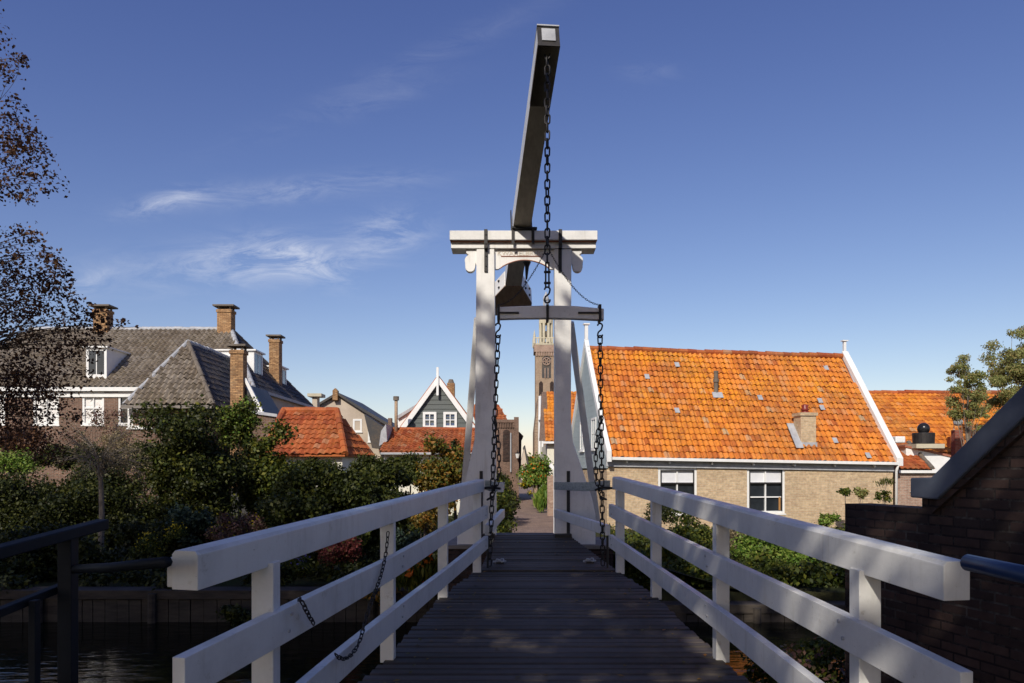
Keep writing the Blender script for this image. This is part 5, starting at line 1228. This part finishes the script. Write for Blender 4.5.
# ================================================================== VEGETATION
def left_tree():
    # copper-leaved tree at the left edge
    base = Vector((-8.2, 9.6, .1)); t = thing('copper_leaved_tree', 'tree with dark copper red leaves reaching in from the left edge', 'tree', base)
    blobs = [(5, 72, 10, 9.2), (20, 60, 7, 9.2), (12, 118, 20, 9.2), (25, 140, 20, 9), (8, 160, 22, 9), (40, 160, 16, 9), (52, 183, 13, 9), (20, 186, 16, 9), (0, 190, 14, 9),
             (10, 242, 18, 9), (35, 232, 9, 9), (25, 265, 26, 9), (48, 250, 10, 9), (50, 272, 12, 9), (30, 300, 32, 9.2), (60, 268, 9, 9), (10, 300, 34, 9.5), (62, 300, 20, 9.2), (40, 335, 36, 9.5), (78, 318, 18, 9.2), (88, 325, 16, 9), (112, 322, 8, 9), (122, 324, 6, 9),
             (10, 350, 45, 9.8), (0, 395, 45, 10), (45, 375, 30, 9.8), (20, 430, 40, 10), (72, 350, 20, 9.4), (60, 405, 16, 9.6), (-48, 140, 48, 10), (-80, 260, 60, 10), (-60, 380, 80, 10.3), (-30, 40, 40, 10), (-90, 60, 60, 10.4), (98, 345, 10, 9.2)]
    cl = []
    for (x, y, r, d) in blobs:
        q = r * d / F; cl.append((P(x, y, d), (q, q * 1.6, q * .9), q * q + .004))
        for k in range(3):
            a = random.uniform(0, 6.28); rr = q * .55
            cl.append((P(x, y, d) + Vector((math.cos(a) * q * .9, random.uniform(-.3, .3), math.sin(a) * q * .8)), (rr * .8, rr, rr * .6), rr * rr * .8 + .003))
    leaves('crown', M['copper'], t, cl, 19000, .048, 3)
    leaves('twig_leaves', M['copper'], t, [(c[0], (c[1][0] * 1.35,) * 3, c[2]) for c in cl], 1500, .05, 4)
    m = MB(); tr = smooth_path([base, base + Vector((.1, 0, 1.8)), base + Vector((.5, 0, 3.6)), base + Vector((.6, -.3, 5.5)), base + Vector((1.0, -.4, 7.2))], 4)
    m.tube(tr, [.24 * (1 - .8 * i / (len(tr) - 1)) for i in range(len(tr))], 10)
    for i, c in enumerate(cl[::2]):
        e = Vector(c[0]); s = min(tr, key=lambda q: abs(q.z - (e.z - .7))); q = smooth_path([s, s.lerp(e, .5) + Vector((0, 0, .25)), e], 4)
        m.tube(q, [max(.016 * (1 - j / (len(q) - 1)), .003) for j in range(len(q))], 5)
    # bare whip twigs at top
    m.tube(smooth_path([P(0, 100, 9.2), P(8, 80, 9.2), P(20, 62, 9.2)], 4), .003, 4); m.tube(smooth_path([P(0, 100, 9.2), P(14, 82, 9.2), P(19, 66, 9.2), P(15, 52, 9.2)], 4), .003, 4)
    m.build('trunk', M['bark'], t, fix=False, smooth=True)
left_tree()
V3 = lambda px, py, d: P(px, py, d)
def sh(name, label, cat, px0, px1, py0, py1, d, mat, n, size, depth=None, **k):
    c = P((px0 + px1) / 2, (py0 + py1) / 2, d); rx = (px1 - px0) / 2 * d / F; rz = (py1 - py0) / 2 * d / F
    bz = k.pop('base_z', 0.0 if d > Q + .2 else ZW)
    return shrub(name, label, cat, c, (rx, depth or rx * .8, rz), mat, n, size, base_z=min(bz, c.z - rz * .6), **k)
sh('broadleaf_tree', 'large dense dark green round tree in front of the annex roof', 'tree', 130, 252, 393, 566, 20, 'darkgreen', 46000, .095, nc=64, cr=.52, seed=1, tr=.12, extra=('green', 2600, .12, 'light_leaves'))
sh('broadleaf_tree', 'rounded green tree left of the small orange garden house', 'tree', 236, 304, 418, 548, 21.5, 'green', 14000, .12, nc=44, cr=.42, seed=2, tr=.08)
sh('side_shrub', 'orange tinged shrub between the dark round tree and the green one', 'shrub', 232, 262, 430, 470, 23, 'autumn', 1500, .10, nc=12, cr=.3, seed=3)
sh('spreading_pine', 'wide spreading dark green pine bush behind the left railing', 'pine', 256, 384, 452, 572, 16.0, 'pine', 24000, .095, depth=1.3, nc=60, cr=.32, seed=4, kind_='leaf')
sh('layered_conifer', 'low layered conifer right of the spreading pine', 'conifer', 342, 424, 446, 566, 17.5, 'pine', 18000, .095, depth=1.3, nc=48, cr=.30, seed=5)
sh('autumn_shrub', 'yellow and orange autumn shrub left of the white portal', 'shrub', 411, 470, 432, 548, 19.5, 'autumn', 9000, .10, nc=38, cr=.30, seed=6, extra=('green', 2500, .085, 'green_leaves'))
sh('narrow_conifer', 'slim dark conifer rising above the autumn shrub', 'conifer', 450, 459, 422, 500, 20.5, 'darkgreen', 1600, .08, nc=14, cr=.14, seed=7)
sh('garden_hedge', 'long dark clipped hedge below the large house', 'hedge', -60, 150, 470, 560, 19.0, 'darkgreen', 42000, .085, depth=1.0, nc=60, cr=.55, seed=8)
sh('garden_hedge', 'sunlit light green hedge top at the left edge', 'hedge', -30, 42, 452, 476, 26, 'bright', 5000, .09, depth=.8, nc=26, cr=.4, seed=9)
sh('garden_hedge', 'brownish climbing shrub at the foot of the large house', 'hedge', -10, 60, 425, 458, 30, 'copper', 3000, .12, depth=.8, nc=20, cr=.5, seed=10)
sh('dark_shrub', 'dark shrub mass under the windows of the large house', 'shrub', 46, 150, 444, 560, 23.5, 'darkgreen', 24000, .09, depth=1.0, nc=50, cr=.5, seed=25)
sh('dark_shrub', 'low dark shrub filling the garden between hedge and pink clump', 'shrub', 120, 230, 505, 590, 16.0, 'darkgreen', 13000, .09, depth=.9, nc=46, cr=.32, seed=26)
sh('dark_shrub', 'low dark shrub near the black handrail across the water', 'shrub', -40, 120, 520, 600, 15.0, 'darkgreen', 14000, .09, depth=.9, nc=50, cr=.34, seed=27)
def box_hedge(label, x0, x1, y0, y1, h, mat, n, size, seed, h2=None):
    rr = random.Random(seed); t = thing('garden_hedge', label, 'hedge', ((x0 + x1) / 2, (y0 + y1) / 2, 0))
    cl = []
    for k in range(int((x1 - x0) * 7)):
        f = rr.random(); hh = h * rr.uniform(.88, 1.06)
        cl.append((Vector((x0 + (x1 - x0) * f, rr.uniform(y0, y1), rr.choice((hh, hh, hh * rr.uniform(.2, 1))) - .2)), (.34, .3, .26), 1))
    leaves('foliage', M[mat], t, cl, n, size, seed)
    m = MB(); x = x0 + .3
    while x < x1: m.tube([(x, (y0 + y1) / 2, -.05), (x + rr.uniform(-.1, .1), (y0 + y1) / 2, h * .7)], .025, 5); x += .8
    m.build('stems', M['bark'], t)
box_hedge('tall dark green hedge in front of the little orange roofed garden house', PX(288, 21.5), PX(432, 21.5), 21.2, 22.2, PZ(460, 21.5), 'pine', 26000, .085, 61)
box_hedge('overgrown dark green planting along the water right of the bridge', PX(640, 14.0), PX(872, 14.0), 13.7, 14.4, PZ(566, 14.0), 'green', 22000, .07, 63)
sh('sunlit_bush', 'small yellow green bush top in sun below the mossy chimney stack', 'bush', 220, 256, 396, 450, 22.5, 'green', 6500, .09, depth=.6, nc=26, cr=.3, seed=64, extra=('bright', 900, .09, 'light_leaves'))
sh('bank_plant', 'dark leafy plant in the water at the foot of the dark brick shed', 'plant', 742, 856, 632, 740, 6.9, 'green', 9000, .055, depth=.45, nc=44, cr=.16, seed=65, base_z=-.5, extra=('pinkish', 700, .06, 'red_brown_leaves'))
box_hedge('dark hedge closing the garden left of the large round tree', PX(30, 24.5), PX(150, 24.5), 24.2, 25.2, PZ(448, 24.5), 'darkgreen', 26000, .09, 62)
def bare_shrub():
    b = Vector((PX(100, 17), 17, 0)); t = thing('bare_shrub', 'twiggy half bare shrub with pale stem below the large house', 'shrub', b)
    m = MB(); rr = random.Random(4); tips = []
    top = b + Vector((0, 0, PZ(462, 17))); m.tube(smooth_path([b, b.lerp(top, .5) + Vector((.04, 0, 0)), top], 3), [.075, .07, .065, .06, .055, .05, .05], 8)
    for k in range(46):
        a = rr.uniform(0, 6.28); e = top + Vector((math.cos(a) * rr.uniform(.3, 1.0), math.sin(a) * rr.uniform(.2, .8), rr.uniform(-.35, .8)))
        q = smooth_path([top - Vector((0, 0, rr.uniform(0, .4))), top.lerp(e, .5) + Vector((0, 0, .1)), e], 3); m.tube(q, [.014, .012, .01, .009, .007, .005, .003], 4); tips.append(e)
        for j in range(4):
            f = e + Vector((rr.uniform(-.3, .3), rr.uniform(-.3, .3), rr.uniform(-.1, .35))); m.tube([q[3], q[4].lerp(f, .6), f], [.006, .004, .002], 4); tips.append(f)
    m.build('stem', M['palebark'], t, fix=False)
    leaves('foliage', M['dry'], t, [(p_, (.12, .12, .1), 1) for p_ in tips], 2600, .045, 8)
bare_shrub()
sh('climbing_vine', 'thin brown vine climbing over the windows of the large house', 'vine', 60, 140, 400, 470, 33, 'pinkish', 1800, .10, depth=.5, nc=30, cr=.35, seed=12)
sh('climbing_vine', 'pale leafy climber before the brick wall of the large house', 'vine', 95, 135, 425, 470, 28, 'dry', 1800, .08, depth=.5, nc=16, cr=.3, seed=13)
sh('sedum_clump', 'dusty pink flowering clump behind the left railing', 'plant', 200, 268, 512, 548, 15, 'pinkish', 5200, .055, depth=.6, nc=30, cr=.16, seed=14, trunk=None, extra=('yellowf', 60, .05, 'yellow_flowers'))
sh('sedum_clump', 'deep red flowering clump right of the first railing post', 'plant', 308, 368, 533, 566, 14.2, 'redsedum', 5200, .05, depth=.6, nc=30, cr=.15, seed=15, trunk=None)
sh('leafy_plant', 'blue green leafy plant beside the pink clump', 'plant', 168, 206, 500, 545, 15.5, 'bluegreen', 1500, .09, depth=.5, nc=14, cr=.2, seed=16, trunk=None)
sh('leafy_plant', 'low blue green plant under the top rail, near the portal', 'plant', 388, 428, 528, 560, 14.2, 'bluegreen', 1300, .08, depth=.4, nc=14, cr=.16, seed=17, trunk=None)
sh('flower_clump', 'small clump of yellow flowers at the dark garden edge, left', 'flowers', 136, 162, 535, 560, 14.5, 'green', 900, .05, depth=.3, nc=9, cr=.12, seed=18, trunk=None, extra=('yellowf', 60, .045, 'yellow_flowers'))
sh('flower_clump', 'small clump of yellow flowers next to the blue green plant', 'flowers', 165, 185, 520, 545, 14.8, 'green', 900, .05, depth=.3, nc=9, cr=.12, seed=19, trunk=None, extra=('yellowf', 60, .045, 'yellow_flowers'))
sh('flower_clump', 'small blue flowering clump below the red clump', 'flowers', 284, 310, 550, 585, 13.8, 'green', 1300, .06, depth=.3, nc=9, cr=.14, seed=20, trunk=None, extra=('bluef', 90, .035, 'blue_flowers'))
sh('rose_bush', 'thin bush with orange and yellow leaves by the portal foot', 'shrub', 414, 436, 500, 545, 14, 'autumn', 900, .06, depth=.3, nc=9, cr=.13, seed=21)
sh('ornamental_grass', 'tuft of reddish green arching grass at the quay by the railing', 'grass tuft', 398, 440, 548, 600, 12.75, 'green', 1800, .20, depth=.3, nc=10, cr=.18, seed=22, trunk=None, kind_='blade', base_z=.0, extra=('orangef', 60, .12, 'red_blades'))
sh('quay_plant', 'orange brown and green plant leaning over the quay beneath the rails', 'plant', 350, 395, 580, 612, 12.7, 'autumn', 700, .10, depth=.25, nc=8, cr=.14, seed=23, trunk=None, base_z=-.2)
sh('quay_plant', 'dark leafy plant hanging over the quay boards behind the first post', 'plant', 222, 255, 600, 632, 12.6, 'darkgreen', 900, .08, depth=.25, nc=8, cr=.14, seed=24, trunk=None, base_z=-.3)
# low planting carpets (stuff)
def carpet(x0, x1, y0, y1, h, mat, n, size, seed, nm='ground_cover', kind_='leaf'):
    cl = [(Vector((random.uniform(x0, x1), random.uniform(y0, y1), h * random.uniform(.3, .8))), (.35, .35, h * .6), 1) for _ in range(int((x1 - x0) * (y1 - y0) * 1.2) + 4)]
    o = leaves(nm, M[mat], None, cl, n, size, seed, kind_=kind_); o['kind'] = 'stuff'; return o
carpet(-14, -1.2, 13.1, 17.5, .35, 'darkgreen', 20000, .10, 60); carpet(-14, -1.0, 17.5, 30, .5, 'darkgreen', 14000, .13, 61)
carpet(1.9, 16, 13.2, 18.5, .45, 'green', 24000, .11, 62); carpet(3, 17, 18.5, 26.5, .3, 'green', 9000, .11, 63)
carpet(-26, -14, 13.2, 33, .5, 'darkgreen', 9000, .16, 64)
# right garden
sh('garden_shrub', 'dark green vine-like shrub between the first two right posts', 'shrub', 662, 712, 508, 590, 16, 'green', 3500, .09, depth=.8, nc=22, cr=.26, seed=30)
sh('garden_shrub', 'dry straw coloured bush under the cottage wall', 'shrub', 714, 762, 516, 580, 17.5, 'dry', 5200, .06, depth=.7, nc=20, cr=.26, seed=31)
sh('garden_shrub', 'bright green bush in sun beneath the second cottage window', 'shrub', 736, 806, 514, 600, 15.6, 'bright', 9500, .07, depth=.8, nc=24, cr=.26, seed=32)
sh('garden_shrub', 'low leafy bush in sun just left of the dark brick shed', 'shrub', 784, 842, 532, 600, 15.2, 'bright', 6500, .06, depth=.6, nc=18, cr=.22, seed=33)
sh('garden_shrub', 'dark green bank shrub near the water behind the right railing', 'shrub', 696, 806, 552, 626, 14.6, 'darkgreen', 12000, .085, depth=.8, nc=50, cr=.26, seed=34, base_z=-.3)
sh('garden_shrub', 'dark green bank shrub next to the dark brick shed, at the water', 'shrub', 785, 866, 566, 632, 14.2, 'green', 8000, .08, depth=.6, nc=40, cr=.24, seed=35, base_z=-.3, extra=('bluef', 30, .04, 'blue_flowers'))
sh('garden_shrub', 'low dark shrub at the quay right beside the portal', 'shrub', 622, 668, 545, 600, 13.8, 'green', 3200, .07, depth=.5, nc=22, cr=.2, seed=36, base_z=-.2)
sh('garden_shrub', 'small dark shrub under the first cottage window', 'shrub', 640, 680, 500, 530, 24, 'darkgreen', 1800, .08, depth=.5, nc=14, cr=.26, seed=37)
sh('small_bush', 'small bright green bush beside the corner of the cottage wall', 'bush', 818, 839, 513, 530, 22, 'bright', 900, .08, depth=.3, nc=9, cr=.14, seed=38, base_z=0)
def wall_plants():
    for i, (x0, x1, y0, y1, lab) in enumerate(((842, 850, 489, 497, 'small sprig left on the cottage wall top'), (852, 866, 488, 500, 'drooping sprig with a pale flower on the cottage wall'), (872, 893, 487, 502, 'green leafy clump on the wall near the cottage downpipe'), (877, 893, 478, 487, 'spiky palm-like clump highest by the cottage downpipe'))):
        sh('wall_climber', lab, 'climber', x0, x1, y0, y1, 26.6, 'willow' if i == 1 else 'green', 260, .12, depth=.15, nc=6, cr=.14, seed=40 + i, trunk='palebark', base_z=0, tr=.02, kind_='blade' if i == 3 else 'leaf')
wall_plants()
sh('airy_tree', 'airy grey green tree with loose branches above the brick shed', 'tree', 976, 1066, 322, 440, 31, 'willow', 30000, .085, depth=1.5, nc=110, cr=.30, seed=50, trunk='palebark', tr=.10, droop=.5)
sh('airy_tree', 'smaller loose grey green tree left of the airy tree, before the orange roof', 'tree', 944, 992, 340, 452, 30, 'willow', 11000, .08, depth=.9, nc=60, cr=.20, seed=51, trunk='palebark', tr=.07, droop=.5)
sh('flowering_tree', 'bright yellow green tree with orange blossoms closing the alley', 'tree', 522, 554, 456, 496, 39.5, 'bright', 5000, .14, depth=1.0, nc=30, cr=.45, seed=52, extra=('orangef', 150, .15, 'orange_blossom'), tr=.06)
sh('tall_grass_clump', 'light green grassy clump at the right side of the path', 'plant', 536.5, 549, 486, 514, 37.5, 'bright', 1800, .42, depth=.35, nc=9, cr=.25, seed=53, kind_='blade', trunk=None)
sh('ivy_hedge', 'dark green leafy hedge along the left of the path', 'hedge', 478, 511, 466, 572, 20, 'green', 9000, .085, depth=2.5, nc=60, cr=.24, seed=54)
sh('ivy_hedge', 'dark hedge farther along the left of the path', 'hedge', 488, 517, 464, 535, 30, 'darkgreen', 6000, .11, depth=4, nc=44, cr=.34, seed=55)
sh('path_flowers', 'small yellow and orange flowers at the bend of the path', 'flowers', 519, 532, 480, 497, 44, 'green', 400, .14, depth=.4, nc=8, cr=.2, seed=56, trunk=None, extra=('yellowf', 130, .15, 'yellow_flowers'))
sh('distant_tree', 'distant round green tree top at the end of the alley', 'tree', 516, 560, 452, 485, 120, 'green', 2500, .5, depth=3, nc=20, cr=1.2, seed=57, tr=.3)

# big trees on the near bank, behind the viewer, that shade the bridge
def shade_tree(x, y, h, r, seed, lab, n=4300):
    zc, rz = (h * .74, h * .26) if r < 3 else (h * .62, h * .38)
    t = thing('bank_tree', lab, 'tree', (x, y, 0), 'tall trees on the near bank')
    cl = blob_clumps((x, y, zc), (r, r, rz), 46, r * .34, seed)
    leaves('crown', M['darkgreen'], t, cl, n, .42, seed)
    mb = MB(); branches(mb, (x, y, -.1), cl, .32, every=3); mb.build('trunk', M['bark'], t, fix=False)
for i, (x, y, h, r, lab) in enumerate(((-19, -6, 21.5, 4.6, 'broad tall tree behind the viewer, second from the far left'), (-13, -7, 20.5, 4.4, 'tall tree behind the viewer, third from the far left'), (-7.6, -7, 19.7, 4.4, 'tallest tree behind the viewer, left of the bridge foot'),
        (-2.4, -6.5, 18.6, 3.9, 'tall tree behind the viewer, nearest the bridge foot'), (2.5, -7.5, 16.5, 3.8, 'tall tree behind the viewer, just right of the bridge foot'), (-25.5, -5, 21, 4.6, 'tall tree behind the viewer, leftmost of all'),
        (8, -7, 15, 3.8, 'tall tree behind the viewer, rightmost of all'), (-14.5, 1.5, 13, 4.0, 'unseen lower tree added to dim the sky light, left of the black handrail'), (9.5, 1.0, 11, 3.8, 'unseen lower tree added to dim the sky light, behind the dark brick shed'), (-4.6, -1.2, 14.4, 2.7, 'unseen slimmer tree added to shade the portal, close to the left of the viewer'))):  # last three are unseen trees, added to dim sky light and shade the portal
    shade_tree(x, y, h, r, 70 + i, lab, {2: 7000, 3: 1800, 0: 6000, 1: 6500, 9: 5200}.get(i, 4300))

def fallen_leaves():
    rr = random.Random(9); mb = MB()
    for k in range(170):
        d = rr.uniform(3.5, 11.5); l = lerp_tab(LX, min(d, 9.2)) + .1; r_ = lerp_tab(RX, min(d, 9.2)) - .1
        if d > 9.2: l, r_ = -.25, .9
        x = rr.choice((l + abs(rr.gauss(0, .12)), r_ - abs(rr.gauss(0, .15)), rr.uniform(l, r_))); x = min(max(x, l), r_)
        z = EYE + (lerp_tab(ZD, d) if d < 9.2 else -1.262 + .20 * (d - 9.34) / 2.65) + .008
        a = rr.uniform(0, 6.28); q = rr.uniform(.014, .03); c = Vector((x, d, z)); u_ = Vector((math.cos(a), math.sin(a), rr.uniform(-.1, .25))) * q; v_ = Vector((-math.sin(a), math.cos(a), rr.uniform(0, .3))) * q * .6
        mb.add([c - u_, c + v_, c + u_, c - v_ + Vector((0, 0, .006))], [(0, 1, 2), (0, 2, 3)])
    setp(mb.build('fallen_leaves', M['autumn'], fix=False), kind='stuff')
fallen_leaves()
